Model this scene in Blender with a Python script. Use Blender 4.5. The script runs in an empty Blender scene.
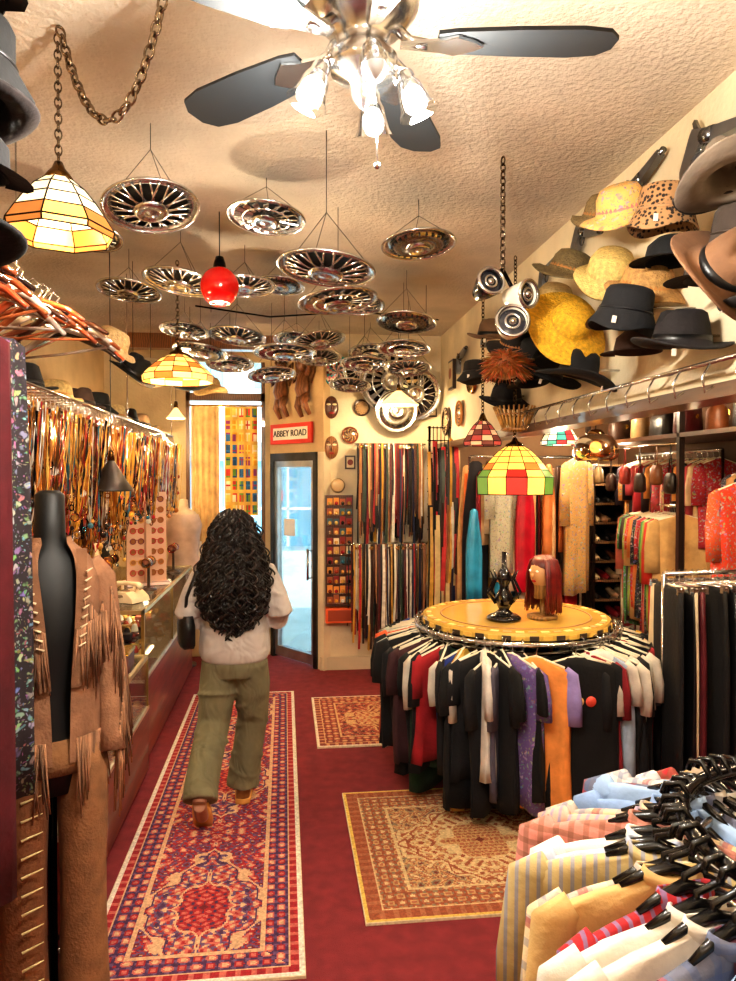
import bpy, math, random
from mathutils import Matrix, Vector, Euler
import numpy as np
R=random.Random(7)
pi=math.pi
G=1.85
def C(r,g,b):
    f=lambda c:((c/255)/12.92 if c/255<=.04045 else ((c/255+.055)/1.055)**2.4)
    return (f(r),f(g),f(b),1.0)
def xf(x=0,y=0,z=0,rx=0,ry=0,rz=0,s=1):
    M=Matrix.Translation((x,y,z))@Euler([math.radians(a) for a in (rx,ry,rz)]).to_matrix().to_4x4()
    if not isinstance(s,(tuple,list)): s=(s,s,s)
    return M@Matrix.Diagonal((s[0],s[1],s[2],1))
# ------------------------------------------------------------ materials
MATS={}
def newmat(name):
    m=bpy.data.materials.new(name); m.use_nodes=True
    nt=m.node_tree; nt.nodes.clear()
    out=nt.nodes.new('ShaderNodeOutputMaterial'); return m,nt,out
def colmat(name,rough=.6,metal=0,nscale=8,namt=.25,bscale=0,bstr=0,emit=0,sheen=0,pattern=None,coat=0):
    m,nt,out=newmat(name); N=nt.nodes; L=nt.links
    p=N.new('ShaderNodeBsdfPrincipled'); L.new(p.outputs[0],out.inputs[0])
    a=N.new('ShaderNodeAttribute'); a.attribute_name='Col'
    P=N.new('ShaderNodeAttribute'); P.attribute_name='P'
    n=N.new('ShaderNodeTexNoise'); n.inputs['Scale'].default_value=nscale; n.inputs['Detail'].default_value=4
    L.new(P.outputs['Vector'],n.inputs['Vector'])
    mr=N.new('ShaderNodeMapRange'); mr.inputs[1].default_value=.3; mr.inputs[2].default_value=.7
    mr.inputs[3].default_value=1-namt; mr.inputs[4].default_value=1+namt*.5
    L.new(n.outputs[0],mr.inputs[0])
    mx=N.new('ShaderNodeMix'); mx.data_type='RGBA'; mx.blend_type='MULTIPLY'; mx.inputs[0].default_value=1
    L.new(a.outputs['Color'],mx.inputs[6]); L.new(mr.outputs[0],mx.inputs[7])
    col=mx.outputs[2]
    def wave(axis,scale,lo,hi,target,c,src,ph=0):
        sp=N.new('ShaderNodeSeparateXYZ'); L.new(P.outputs['Vector'],sp.inputs[0])
        s=N.new('ShaderNodeMath'); s.operation='MULTIPLY_ADD'; s.inputs[1].default_value=scale; s.inputs[2].default_value=ph
        L.new(sp.outputs[axis],s.inputs[0])
        q=N.new('ShaderNodeMath'); q.operation='SINE'; L.new(s.outputs[0],q.inputs[0])
        r=N.new('ShaderNodeMapRange'); r.inputs[1].default_value=lo; r.inputs[2].default_value=hi; r.inputs[4].default_value=target
        L.new(q.outputs[0],r.inputs[0])
        k=N.new('ShaderNodeMix'); k.data_type='RGBA'; k.inputs[7].default_value=c
        L.new(r.outputs[0],k.inputs[0]); L.new(src,k.inputs[6]); return k.outputs[2]
    if pattern=='plaid':
        col=wave(0,150,.4,.5,.45,C(80,95,130),col); col=wave(2,150,.4,.5,.45,C(80,95,130),col)
        col=wave(2,47,.9,.93,.7,C(150,50,50),col,1.); col=wave(0,47,.9,.93,.6,C(150,50,50),col,1.)
    if pattern=='plaid2':
        col=wave(0,200,.2,.5,.5,C(110,74,50),col); col=wave(2,200,.2,.5,.5,C(110,74,50),col)
    if pattern=='stripe':
        col=wave(2,160,.1,.3,.7,C(240,235,220),col)
    if pattern=='pinstripe':
        col=wave(0,300,.3,.6,.6,C(100,120,160),col)
    if pattern=='floral':
        nn=N.new('ShaderNodeTexNoise'); nn.inputs['Scale'].default_value=30; L.new(P.outputs['Vector'],nn.inputs['Vector'])
        ad=N.new('ShaderNodeVectorMath'); ad.operation='MULTIPLY_ADD'; L.new(nn.outputs['Color'],ad.inputs[0]); ad.inputs[1].default_value=(.05,.05,.05); L.new(P.outputs['Vector'],ad.inputs[2])
        for sc,th,val in ((38,.30,.55),(85,.26,.35)):
            v=N.new('ShaderNodeTexVoronoi'); v.inputs['Scale'].default_value=sc; L.new(ad.outputs[0],v.inputs['Vector'])
            r=N.new('ShaderNodeMapRange'); r.inputs[1].default_value=th+.1; r.inputs[2].default_value=th-.06; r.inputs[4].default_value=.75; L.new(v.outputs['Distance'],r.inputs[0])
            hs=N.new('ShaderNodeHueSaturation'); hs.inputs['Saturation'].default_value=.7; hs.inputs['Value'].default_value=val; L.new(v.outputs['Color'],hs.inputs['Color'])
            k=N.new('ShaderNodeMix'); k.data_type='RGBA'; L.new(r.outputs[0],k.inputs[0]); L.new(col,k.inputs[6]); L.new(hs.outputs[0],k.inputs[7]); col=k.outputs[2]
    if pattern=='leopard':
        v=N.new('ShaderNodeTexVoronoi'); v.inputs['Scale'].default_value=70; L.new(P.outputs['Vector'],v.inputs['Vector'])
        r=N.new('ShaderNodeMapRange'); r.inputs[1].default_value=.5; r.inputs[2].default_value=.35; L.new(v.outputs['Distance'],r.inputs[0])
        k=N.new('ShaderNodeMix'); k.data_type='RGBA'; k.inputs[7].default_value=C(30,18,10); L.new(r.outputs[0],k.inputs[0]); L.new(col,k.inputs[6]); col=k.outputs[2]
    if pattern=='wood':
        w=N.new('ShaderNodeTexWave'); w.inputs['Scale'].default_value=2.5; w.inputs['Distortion'].default_value=6; w.inputs['Detail'].default_value=3
        mp=N.new('ShaderNodeMapping'); mp.inputs['Scale'].default_value=(6,.6,6); L.new(P.outputs['Vector'],mp.inputs[0]); L.new(mp.outputs[0],w.inputs[0])
        k=N.new('ShaderNodeMix'); k.data_type='RGBA'; k.blend_type='MULTIPLY'
        r=N.new('ShaderNodeMapRange'); r.inputs[3].default_value=.6; r.inputs[4].default_value=1.1; L.new(w.outputs[0],r.inputs[0])
        k.inputs[0].default_value=1; L.new(col,k.inputs[6]); L.new(r.outputs[0],k.inputs[7]); col=k.outputs[2]
    L.new(col,p.inputs['Base Color'])
    p.inputs['Roughness'].default_value=rough; p.inputs['Metallic'].default_value=metal
    if coat: p.inputs['Coat Weight'].default_value=coat
    if sheen: p.inputs['Sheen Weight'].default_value=sheen
    if emit:
        L.new(col,p.inputs['Emission Color']); p.inputs['Emission Strength'].default_value=emit
    if bscale:
        b=N.new('ShaderNodeBump'); b.inputs['Strength'].default_value=bstr; b.inputs['Distance'].default_value=.01
        n2=N.new('ShaderNodeTexNoise'); n2.inputs['Scale'].default_value=bscale; n2.inputs['Detail'].default_value=3
        L.new(P.outputs['Vector'],n2.inputs['Vector']); L.new(n2.outputs[0],b.inputs['Height']); L.new(b.outputs[0],p.inputs['Normal'])
    MATS[name]=m
colmat('paint',.55,0,3,.12)
colmat('plaster',.85,0,2.5,.22,40,.35)
colmat('stucco',.9,0,2.2,.2,48,1.0)
colmat('carpet',.95,0,14,.22,220,.5)
colmat('rugweave',.95,0,60,.25,260,.5)
colmat('fabric',.9,0,10,.3,60,.25)
colmat('plaid',.9,0,10,.1,60,.2,pattern='plaid')
colmat('plaid2',.9,0,10,.1,60,.2,pattern='plaid2')
colmat('stripe',.9,0,10,.1,60,.2,pattern='stripe')
colmat('pinstripe',.9,0,10,.1,60,.2,pattern='pinstripe')
colmat('floral',.85,0,10,.1,60,.2,pattern='floral')
colmat('leopard',.85,0,10,.1,pattern='leopard')
colmat('suede',.95,0,14,.3,90,.4)
colmat('silk',.4,0,8,.3)
colmat('metal',.22,1,6,.2)
colmat('dullmetal',.45,1,6,.3)
colmat('plastic',.25,0,5,.05)
colmat('leather',.4,0,20,.3,70,.3)
colmat('straw',.75,0,60,.35,150,.7)
colmat('wood',.35,0,4,.2,pattern='wood',coat=.3)
colmat('gloss',.12,0,4,.1,coat=.5)
colmat('blade',.6,0,4,.1)
colmat('hair',.38,0,30,.4)
colmat('skin',.5,0,10,.1)
colmat('shade',.35,0,12,.15,emit=1.2)
colmat('glow',.5,0,12,.0,emit=2.5)
colmat('bulb',.5,0,12,.0,emit=60)
def glassmat(name,tint,fac=.12):
    m,nt,out=newmat(name); N=nt.nodes; L=nt.links
    t=N.new('ShaderNodeBsdfTransparent'); t.inputs[0].default_value=tint
    g=N.new('ShaderNodeBsdfGlossy'); g.inputs['Roughness'].default_value=.03
    lw=N.new('ShaderNodeLayerWeight'); lw.inputs[0].default_value=.35
    r=N.new('ShaderNodeMapRange'); r.inputs[3].default_value=fac*.5; r.inputs[4].default_value=.8; L.new(lw.outputs['Fresnel'],r.inputs[0])
    mx=N.new('ShaderNodeMixShader'); L.new(r.outputs[0],mx.inputs[0]); L.new(t.outputs[0],mx.inputs[1]); L.new(g.outputs[0],mx.inputs[2]); L.new(mx.outputs[0],out.inputs[0])
    MATS[name]=m
glassmat('glass',(.95,.98,.98,1)); glassmat('amber',(.75,.5,.25,1),.3); glassmat('glassdoor',(.98,1,1,1),.03)
# ------------------------------------------------------------ mesh builder
class MB:
    def __init__(s): s.v=[];s.p=[];s.f=[];s.c=[];s.m=[];s.s=[]
    def add(s,geo,col=(.5,.5,.5,1),mat='paint',M=None,smooth=True,colf=None):
        vs,fs=geo; o=len(s.v)
        for v in vs:
            v=Vector(v); s.p.append((v.x,v.y,v.z)); s.v.append(tuple(M@v) if M else tuple(v))
        for i,f in enumerate(fs):
            s.f.append([j+o for j in f]); s.c.append(colf(i) if colf else col); s.m.append(mat); s.s.append(smooth)
        return s
    def obj(s,name,M=None,parent=None):
        me=bpy.data.meshes.new(name); me.from_pydata(s.v,[],s.f)
        ml=[]; idx=[]
        for k in s.m:
            if k not in ml: ml.append(k); me.materials.append(MATS[k])
            idx.append(ml.index(k))
        me.polygons.foreach_set('material_index',idx); me.polygons.foreach_set('use_smooth',s.s)
        a=me.color_attributes.new('Col','FLOAT_COLOR','CORNER')
        cnt=[len(f) for f in s.f]
        a.data.foreach_set('color',np.repeat(np.array(s.c,dtype=np.float32),cnt,axis=0).ravel())
        p=me.attributes.new('P','FLOAT_VECTOR','POINT'); p.data.foreach_set('vector',np.array(s.p,dtype=np.float32).ravel())
        me.update()
        o=bpy.data.objects.new(name,me); bpy.context.scene.collection.objects.link(o)
        if parent: o.parent=parent
        if M is not None: o.matrix_local=M
        return o
def empty(name,M=None):
    o=bpy.data.objects.new(name,None); bpy.context.scene.collection.objects.link(o); o.empty_display_size=.1
    if M is not None: o.matrix_world=M
    return o
def box(sx,sy,sz,c=(0,0,0)):
    x,y,z=sx/2,sy/2,sz/2
    vs=[(c[0]+a*x,c[1]+b*y,c[2]+d*z) for a in(-1,1) for b in(-1,1) for d in(-1,1)]
    return vs,[(0,1,3,2),(4,6,7,5),(0,4,5,1),(2,3,7,6),(0,2,6,4),(1,5,7,3)]
def bx(x0,x1,y0,y1,z0,z1): return box(x1-x0,y1-y0,z1-z0,((x0+x1)/2,(y0+y1)/2,(z0+z1)/2))
def lathe(prof,n=24,fn=None):
    vs=[];fs=[]
    for r,z in prof:
        for i in range(n):
            t=2*pi*i/n; v=(r*math.cos(t),r*math.sin(t),z)
            if fn: v=fn(v,r,t)
            vs.append(v)
    for k in range(len(prof)-1):
        for i in range(n):
            j=(i+1)%n; fs.append((k*n+i,k*n+j,(k+1)*n+j,(k+1)*n+i))
    return vs,fs
def loft(rings,cap=True):
    n=len(rings[0]); vs=[p for r in rings for p in r]; fs=[]
    for k in range(len(rings)-1):
        for i in range(n):
            j=(i+1)%n; fs.append((k*n+i,k*n+j,(k+1)*n+j,(k+1)*n+i))
    if cap: fs.append(tuple(range(n))[::-1]); fs.append(tuple((len(rings)-1)*n+i for i in range(n)))
    return vs,fs
def tube(path,rad=.01,n=8,cap=True,flat=1.0):
    P=[Vector(p) for p in path]; rings=[]
    if not isinstance(rad,(list,tuple)): rad=[rad]*len(P)
    for i,p in enumerate(P):
        t=(P[min(i+1,len(P)-1)]-P[max(i-1,0)]); 
        if t.length<1e-9: t=Vector((0,0,1))
        t.normalize(); ref=Vector((0,1,0)) if abs(t.y)<.9 else Vector((1,0,0))
        a=t.cross(ref).normalized(); b=t.cross(a)
        rings.append([tuple(p+rad[i]*(math.cos(2*pi*k/n)*a+math.sin(2*pi*k/n)*b*flat)) for k in range(n)])
    return loft(rings,cap)
def torus(Rr,r,n=24,m=8,sx=1,sy=1):
    vs=[];fs=[]
    for i in range(n):
        t=2*pi*i/n
        for k in range(m):
            q=2*pi*k/m; rr=Rr+r*math.cos(q); vs.append((rr*math.cos(t)*sx,rr*math.sin(t)*sy,r*math.sin(q)))
    for i in range(n):
        for k in range(m):
            fs.append((i*m+k,((i+1)%n)*m+k,((i+1)%n)*m+(k+1)%m,i*m+(k+1)%m))
    return vs,fs
def sphere(r,n=16,m=10,s=(1,1,1)):
    pr=[(max(1e-4,r*math.sin(pi*k/m)),-r*math.cos(pi*k/m)) for k in range(m+1)]
    v,f=lathe(pr,n); return [(a*s[0],b*s[1],c*s[2]) for a,b,c in v],f
def extr(pts,t):
    n=len(pts); vs=[(x,-t/2,z) for x,z in pts]+[(x,t/2,z) for x,z in pts]
    fs=[tuple(range(n)),tuple(range(n,2*n))[::-1]]+[(i,n+i,n+(i+1)%n,(i+1)%n) for i in range(n)]
    return vs,fs
def sheet(nx,ny,f):
    vs=[f(i/nx,j/ny) for j in range(ny+1) for i in range(nx+1)]
    return vs,[(j*(nx+1)+i,j*(nx+1)+i+1,(j+1)*(nx+1)+i+1,(j+1)*(nx+1)+i) for j in range(ny) for i in range(nx)]
def mod(o,kind,**k):
    m=o.modifiers.new(kind,kind)
    for a,b in k.items(): setattr(m,a,b)
    return m
def light(name,x,y,z,power,col=(1,.84,.62),r=.05,parent=None,kind='POINT'):
    l=bpy.data.lights.new(name,kind); l.energy=power*(G if kind=='POINT' else 1); l.color=col
    if kind in('POINT','SPOT'): l.shadow_soft_size=r
    o=bpy.data.objects.new(name,l); bpy.context.scene.collection.objects.link(o); o.location=(x,y,z)
    if parent: o.parent=parent
    return o
CH=C(215,215,215); BLK=C(14,13,14); CREAM=C(238,222,190); GOLD=C(215,160,60); DK=C(30,24,22); WD=C(125,52,34)
# ------------------------------------------------------------ room
ZC=3.2; XL=-1.8; XR=3.4; YB=-1.7
CW=C(224,206,172)
MB().add(bx(XL-.1,XR+.1,YB-.1,7.6,-.1,0),C(128,42,48),'carpet',smooth=False).obj('floor')
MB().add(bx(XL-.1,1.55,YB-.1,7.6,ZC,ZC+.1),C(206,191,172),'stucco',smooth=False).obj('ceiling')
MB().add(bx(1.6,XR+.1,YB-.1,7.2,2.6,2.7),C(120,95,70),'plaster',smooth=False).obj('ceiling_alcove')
MB().add(bx(XL-.1,XL,YB,7.6,0,ZC),C(200,168,122),'plaster',smooth=False).obj('wall_left')
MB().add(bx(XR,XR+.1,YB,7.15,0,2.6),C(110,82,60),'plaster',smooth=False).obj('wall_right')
MB().add(bx(1.5,1.6,YB,6.95,2.15,ZC),CW,'plaster',smooth=False).obj('wall_soffit')
MB().add(bx(.33,1.6,6.85,7.05,0,ZC),CW,'plaster',smooth=False).obj('wall_back')
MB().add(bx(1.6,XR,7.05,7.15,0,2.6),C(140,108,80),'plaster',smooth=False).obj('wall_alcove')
MB().add(bx(XL,XR,YB-.1,YB,0,ZC),CW,'plaster',smooth=False).obj('wall_front')
w=MB()
for b in [(XL,-.1,7.5,7.6,0,.9),(XL,-.1,7.5,7.6,3.02,ZC),(XL,-1.0,7.5,7.6,.9,3.02),(-.2,-.1,7.5,7.6,.9,3.02)]: w.add(bx(*b),C(200,175,135),'plaster',smooth=False)
w.obj('wall_window')
w=MB()
for b in [(-1.0,-.2,7.5,7.58,2.62,2.7),(-1.0,-.96,7.5,7.58,.9,3.02),(-.24,-.2,7.5,7.58,.9,3.02),(-1.0,-.2,7.5,7.58,.88,.94)]: w.add(bx(*b),C(120,80,45),'wood',smooth=False)
w.add(bx(-.96,-.24,7.53,7.535,.9,3.02),CREAM,'glassdoor',smooth=False)
w.obj('window_1')
A=Matrix.Translation((-.15,7.5,0))@Matrix.Rotation(math.atan2(-.65,.48),4,'Z'); LN=.808
w=MB()
w.add(bx(-.05,LN+.06,0,.1,2.08,ZC),C(205,172,125),'plaster',smooth=False)
w.add(bx(-.05,.03,0,.1,0,2.08),CW,'plaster',smooth=False)
w.add(bx(LN-.03,LN+.06,0,.1,0,2.08),CW,'plaster',smooth=False)
w.obj('wall_entrance',A)
d=MB(); AL=C(205,212,218)
for b in [(.03,.08,-.02,.08,0,2.08),(LN-.08,LN-.03,-.02,.08,0,2.08),(.03,LN-.03,-.02,.08,2.0,2.08)]: d.add(bx(*b),C(90,90,90),'dullmetal',smooth=False)
for b in [(.08,.13,.0,.05,.02,2.0),(LN-.13,LN-.08,0,.05,.02,2.0),(.13,LN-.13,0,.05,.02,.12),(.13,LN-.13,0,.05,1.94,2.0)]: d.add(bx(*b),AL,'dullmetal',smooth=False)
d.add(bx(.13,LN-.13,.02,.03,.12,1.94),CREAM,'glassdoor',smooth=False)
d.add(tube([(LN-.11,-.06,.85),(LN-.11,-.06,1.15)],.012),CH,'metal')
d.add(tube([(LN-.11,0,.87),(LN-.11,-.06,.87)],.008),CH,'metal'); d.add(tube([(LN-.11,0,1.13),(LN-.11,-.06,1.13)],.008),CH,'metal')
d.add(bx(.22,.40,.012,.018,1.25,1.42),C(235,235,230),'paint',smooth=False)
d.obj('door_1',A)
MB().add(bx(.33,1.5,6.82,6.85,0,.12),C(210,190,160),'paint',smooth=False).obj('baseboard_back')
MB().add(bx(XL,1.5,7.0,7.12,3.06,3.2),C(150,95,45),'wood',smooth=False).obj('trim_1')
MB().add(bx(1.46,1.62,YB,6.85,2.11,2.16),C(90,60,40),'wood',smooth=False).obj('trim_2')
MB().add(bx(1.6,XR,7.02,7.05,0,.12),C(200,180,150),'paint',smooth=False).obj('baseboard_alcove')
# outside
MB().add(bx(-8,10,7.6,22,-.14,-.04),C(205,230,234),'plaster',smooth=False).obj('street_pavement')
f=MB(); f.add(bx(-6,9,12,12.4,-.04,7),C(220,238,244),'plaster',smooth=False)
for i in range(8):
    x=-5.3+i*1.6
    f.add(bx(x,x+1.1,11.93,12,.7,2.1),C(120,175,200),'paint',smooth=False); f.add(bx(x,x+1.1,11.93,12,3.3,4.9),C(120,170,190),'paint',smooth=False)
    f.add(bx(x-.05,x+1.15,11.92,11.94,1.3,1.34),C(245,248,248),'paint',smooth=False); f.add(bx(x+.53,x+.57,11.92,11.94,.7,2.1),C(245,248,248),'paint',smooth=False)
    f.add(bx(x+.12,x+.46,11.9,11.92,1.45,1.62),C(225,60,60),'glow',smooth=False)
f.add(bx(-6,9,11.6,12,2.4,2.75),C(235,240,240),'paint',smooth=False)
f.obj('shopfront_building')
# ------------------------------------------------------------ rugs
def rug(name,x0,x1,y0,y1,pal,cell=.0075,seed=0,bd=.13,edge=None,field=0):
    W=x1-x0; Ln=y1-y0; nx=int(W/cell); ny=int(Ln/cell)
    X,Y=np.meshgrid((np.arange(nx)+.5)/nx*W,(np.arange(ny)+.5)/ny*Ln)
    d=np.minimum(np.minimum(X,W-X),np.minimum(Y,Ln-Y)); P=np.array(pal)
    idx=np.zeros(X.shape,int)
    u=np.abs(X-W/2); per=1.3 if field==0 else Ln
    v=np.abs(((Y-Ln/2+per/2)%per)-per/2)
    s=np.sin(52*u+1.8*np.sin(30*v+seed))*np.sin(44*v+1.6*np.sin(36*u))
    s2=np.sin(120*u+2*np.sin(50*v))*np.sin(112*v+seed)
    idx[:]=0; idx[s>.4]=1; idx[s<-.45]=2; idx[(s>.75)]=3; idx[s<-.8]=4; idx[(np.abs(s)<.05)]=5
    idx[(s2>.6)&(np.abs(s)<.45)]=1; idx[(s2<-.72)]=2; idx[(s2>.88)]=3
    md=u/(W*.36)+v/(per*.38)+.07*np.sin(40*v)+.05*np.sin(60*u)
    m=md<1; idx[m]=2 if field==0 else 3; idx[m&(s>.1)]=1; idx[m&(s2>.45)]=3; idx[m&(s2<-.5)]=0; idx[m&(s<-.7)]=5
    idx[(np.abs(md-1)<.03)]=3; idx[(np.abs(md-.93)<.02)]=5
    m=md<.5; idx[m]=0; idx[m&(s2>.3)]=1; idx[m&(s2<-.6)]=5; idx[(np.abs(md-.5)<.03)]=3; idx[md<.12]=4
    b=d<bd; al=np.where(np.minimum(X,W-X)<np.minimum(Y,Ln-Y),Y,X); q=np.sin(al*60+seed)*np.cos((d-bd*.55)*70); q2=np.sin(al*130)*np.sin(d*160)
    idx[b]=5; idx[b&(q2>.3)]=2; idx[b&(q>.3)]=1; idx[b&(q>.7)]=3; idx[b&(q<-.4)]=0; idx[b&(q<-.8)]=1
    idx[(np.abs(d-bd)<.008)]=3; idx[(np.abs(d-bd*.33)<.007)]=3
    m=(d<bd*.33)&(d>=.018); idx[m]=0 if field==0 else 5; idx[m&(np.sin(al*110)>.3)]=1
    if edge is not None: idx[d<.018]=6
    cols=P[idx]; rng=np.random.RandomState(seed+3); cols=cols*(1+.3*(rng.rand(ny,nx,1)-.5)); cols[...,3]=1
    ii,jj=np.meshgrid(np.arange(nx+1),np.arange(ny+1))
    vs=np.stack([x0+ii*W/nx,y0+jj*Ln/ny,np.full(ii.shape,.012)],-1).reshape(-1,3)
    k=(np.arange(ny)[:,None]*(nx+1)+np.arange(nx)[None,:]).ravel()
    fs=np.stack([k,k+1,k+nx+2,k+nx+1],1)
    m=MB(); m.v=[tuple(a) for a in vs]; m.p=m.v[:]; m.f=fs.tolist(); m.c=cols.reshape(-1,4).tolist(); m.m=['rugweave']*len(m.f); m.s=[False]*len(m.f)
    m.add(bx(x0-.004,x1+.004,y0-.004,y1+.004,0,.011),C(225,205,170) if edge is not None else pal[0],'rugweave',smooth=False)
    return m.obj(name)
rug('persian_runner_rug',-.76,.07,2.62,6.15,[C(160,32,42),C(196,104,92),C(106,78,116),C(212,174,136),C(110,24,40),C(74,44,84),C(232,222,205)],cell=.0065,seed=1,bd=.16,edge=1)
rug('persian_rug',.33,1.62,2.9,4.12,[C(196,152,104),C(170,104,72),C(140,120,96),C(212,184,138),C(120,50,36),C(156,84,54),C(226,190,96)],seed=4,bd=.22,edge=1,field=1)
rug('persian_rug',.22,1.5,4.85,5.95,[C(182,80,62),C(206,140,100),C(130,74,64),C(216,170,120),C(100,44,40),C(138,60,50),C(235,220,195)],seed=9,bd=.17,edge=1,field=1)
rug('small_floor_rug',1.98,2.7,3.95,4.75,[C(165,60,40),C(206,120,80),C(110,54,50),C(216,170,110),C(90,36,30),C(120,50,34),C(220,205,180)],seed=12,bd=.12,edge=1,field=1)
# ------------------------------------------------------------ garments
def ringpts(hw,ht,z,n=20,cx=0,ph=0,amp=0,k=7,ex=.75):
    o=[]
    for i in range(n):
        t=2*pi*i/n; c,s=math.cos(t),math.sin(t)
        x=hw*math.copysign(abs(c)**ex,c); y=ht*math.copysign(abs(s)**ex,s)
        y+=amp*math.sin(k*t+ph)+amp*.8*math.sin(x*60+ph); o.append((cx+x,y,z))
    return o
def shirt(mb,M,w=.44,L=.68,t=.035,col=(.5,.5,.5,1),mat='fabric',sl=.2,scol=None,flare=1.02,hang=C(235,225,200),ph=0,collar=None,sleeve_r=1.0,graphic=None):
    amp=t*.3; rg=[]
    for fz,fw,ft in [(-.032,.2,.6),(-.042,.26,.8),(-.065,.66,1),(-.088,.93,1.1),(-.13,1.0,1.1),(-.22,.97,1.15)]:
        rg.append(ringpts(w/2*fw,t*ft,fz,ph=ph,amp=amp*.4))
    for k in range(1,6):
        q=k/5; rg.append([(x,y,z+q*.02*math.sin(x*14+ph)) for x,y,z in ringpts(w/2*(.97+(flare-.97)*q)*(1+.03*math.sin(ph+k)),t*(1.15+.35*q),-.22-(L-.22)*q,ph=ph+q*1.2,amp=amp*(.6+1.2*q))])
    mb.add(loft(rg),col,mat,M)
    if sl:
        for sg in(-1,1):
            x=sg*w*.47; pth=[(x*.84,0,-.085),(x*.99,0,-.105),(x*1.05,.004,-.13-sl*.45),(x*1.04,.008*sg,-.12-sl)]
            mb.add(tube(pth,[.03,.05*sleeve_r,.060*sleeve_r,.062*sleeve_r],10,flat=max(.5,t/.07)),scol or col,mat,M)
    if collar:
        mb.add(lathe([(.046,-.05),(.052,-.036),(.046,-.02),(.042,-.022),(.045,-.036)],14,lambda v,r,t_:(v[0]*1.1,v[1]*.5,v[2]+.006*math.cos(t_*2))),collar,mat,M)
    if graphic:
        for sy in (-1,1):
            mb.add(extr([(-.07,-.2),(.07,-.2),(.08,-.26),(.05,-.33),(-.05,-.33),(-.08,-.26)],.003),graphic,'paint',M@xf(0,sy*(t*1.25+.008),0),smooth=False)
            mb.add(box(.09,.004,.03,(0,sy*(t*1.25+.011),-.265)),C(240,225,200),'paint',M,smooth=False)
    if hang:
        mb.add(tube([(-w*.4,0,-.07),(0,0,-.025),(w*.4,0,-.07)],.006,6),hang,'plastic',M)
        mb.add(tube([(0,0,-.03),(0,0,.0),(.012,0,.028),(0,0,.042),(-.016,0,.03)],.003,5),CH,'metal',M)
def drape(mb,M,w=.3,L=1.0,t=.03,col=(.5,.5,.5,1),mat='fabric',flare=1.1,ph=0,top=.5):
    rg=[ringpts(w/2*top*.5,t*.6,-.03,ph=ph)]
    for k in range(7):
        q=k/6; rg.append(ringpts(w/2*(top+(flare-top)*min(1,q*2.5)),t*(.9+.3*q),-.05-(L-.05)*q,ph=ph+q,amp=t*.3,k=5))
    mb.add(loft(rg),col,mat,M)
PAL=[C(20,20,24),C(28,28,34),C(150,24,30),C(24,70,50),C(30,50,110),C(220,205,170),C(235,232,225),C(90,90,98),C(120,30,40),C(190,150,60),C(60,100,140),C(90,60,110),C(70,50,40),C(40,44,60),C(200,90,50),C(150,160,150)]
# central round rack
rk=empty('round_clothes_rack',xf(1.40,4.27,0))
m=MB()
m.add(lathe([(.001,1.0),(.5,1.0),(.56,1.0),(.565,.985),(.56,.955),(.5,.95),(.001,.95)],64),C(216,176,88),'gloss',smooth=False)
for i in range(48):
    t=2*pi*i/48
    m.add(box(.03,.045,.004,(0,0,0)),C(180,132,60) if i%2 else C(230,196,116),'paint',xf(.525*math.cos(t),.525*math.sin(t),1.001,rz=math.degrees(t)),smooth=False)
    m.add(box(.006,.05,.03),C(60,45,30) if i%2 else C(225,180,80),'paint',xf(.566*math.cos(t),.566*math.sin(t),.972,rz=math.degrees(t)),smooth=False)
m.add(torus(.45,.006,48,6),C(150,105,50),'paint',xf(0,0,1.0)); m.add(torus(.575,.008,64,6),BLK,'metal',xf(0,0,.955))
m.obj('table_top',parent=rk)
m=MB(); m.add(torus(.6,.014,72,8),CH,'metal',xf(0,0,.945)); m.add(torus(.6,.012,72,8),C(60,55,50),'metal',xf(0,0,.90))
m.add(tube([(0,0,.02),(0,0,.95)],.03),CH,'metal')
for i in range(4):
    t=pi/4+pi/2*i; c,s=math.cos(t),math.sin(t); m.add(tube([(0,0,.9),(.6*c,.6*s,.9)],.012),CH,'metal'); m.add(tube([(0,0,.1),(.4*c,.4*s,.03)],.015),CH,'metal'); m.add(sphere(.03,10,8),BLK,'plastic',xf(.4*c,.4*s,.042))
m.obj('frame',parent=rk)
K1=C(15,15,17);K2=C(22,22,26)
seq=[(184,K1),(189,K2),(193,K1),(197,C(60,30,34)),(201,K1),(205,C(22,54,40)),(209,K1),(213,C(150,26,34)),(217,K2),(220,C(36,60,44)),(223,C(176,140,56)),(226,C(34,52,120)),(230,K1),(234,K2),(238,C(216,210,200)),(242,K2),(246,K1),(250,C(84,80,96)),(254,K1),
(280,K1),(284,K2),(292,C(130,26,36)),(296,K1),(300,C(160,176,196)),(304,K2),(308,K2),(312,C(195,188,176)),(316,K2),(320,C(60,62,70)),(324,K1),(328,C(140,30,38)),(332,K1),(336,C(90,36,42)),(340,K1),(344,K2),(348,C(130,90,70)),(352,C(180,146,110)),(356,K1)]
m=MB()
GR=[C(210,70,40),C(220,180,60),C(200,200,200),C(60,130,170),C(180,50,90)]
for i,(a,c) in enumerate(seq):
    M=xf(rz=a+R.uniform(-3,3))@xf(.6+R.uniform(-.02,.03),0,.94+R.uniform(-.015,.005),rz=R.uniform(-40,40),ry=R.uniform(-4,6))
    shirt(m,M,w=R.uniform(.38,.5),L=R.uniform(.62,.86),t=R.uniform(.020,.030),col=c,sl=R.uniform(.16,.26),scol=R.choice([None,None,None,None,C(205,195,180)]),ph=R.random()*6,sleeve_r=.8,graphic=R.choice(GR) if i%3 else None)
for k in range(34):
    a=(k/34*190)-2; shirt(m,xf(rz=a)@xf(.6,0,.94,rz=R.uniform(-14,14)),w=.46,L=.72,t=.028,col=R.choice(PAL+[K1]*8),ph=R.random()*6)
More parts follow.
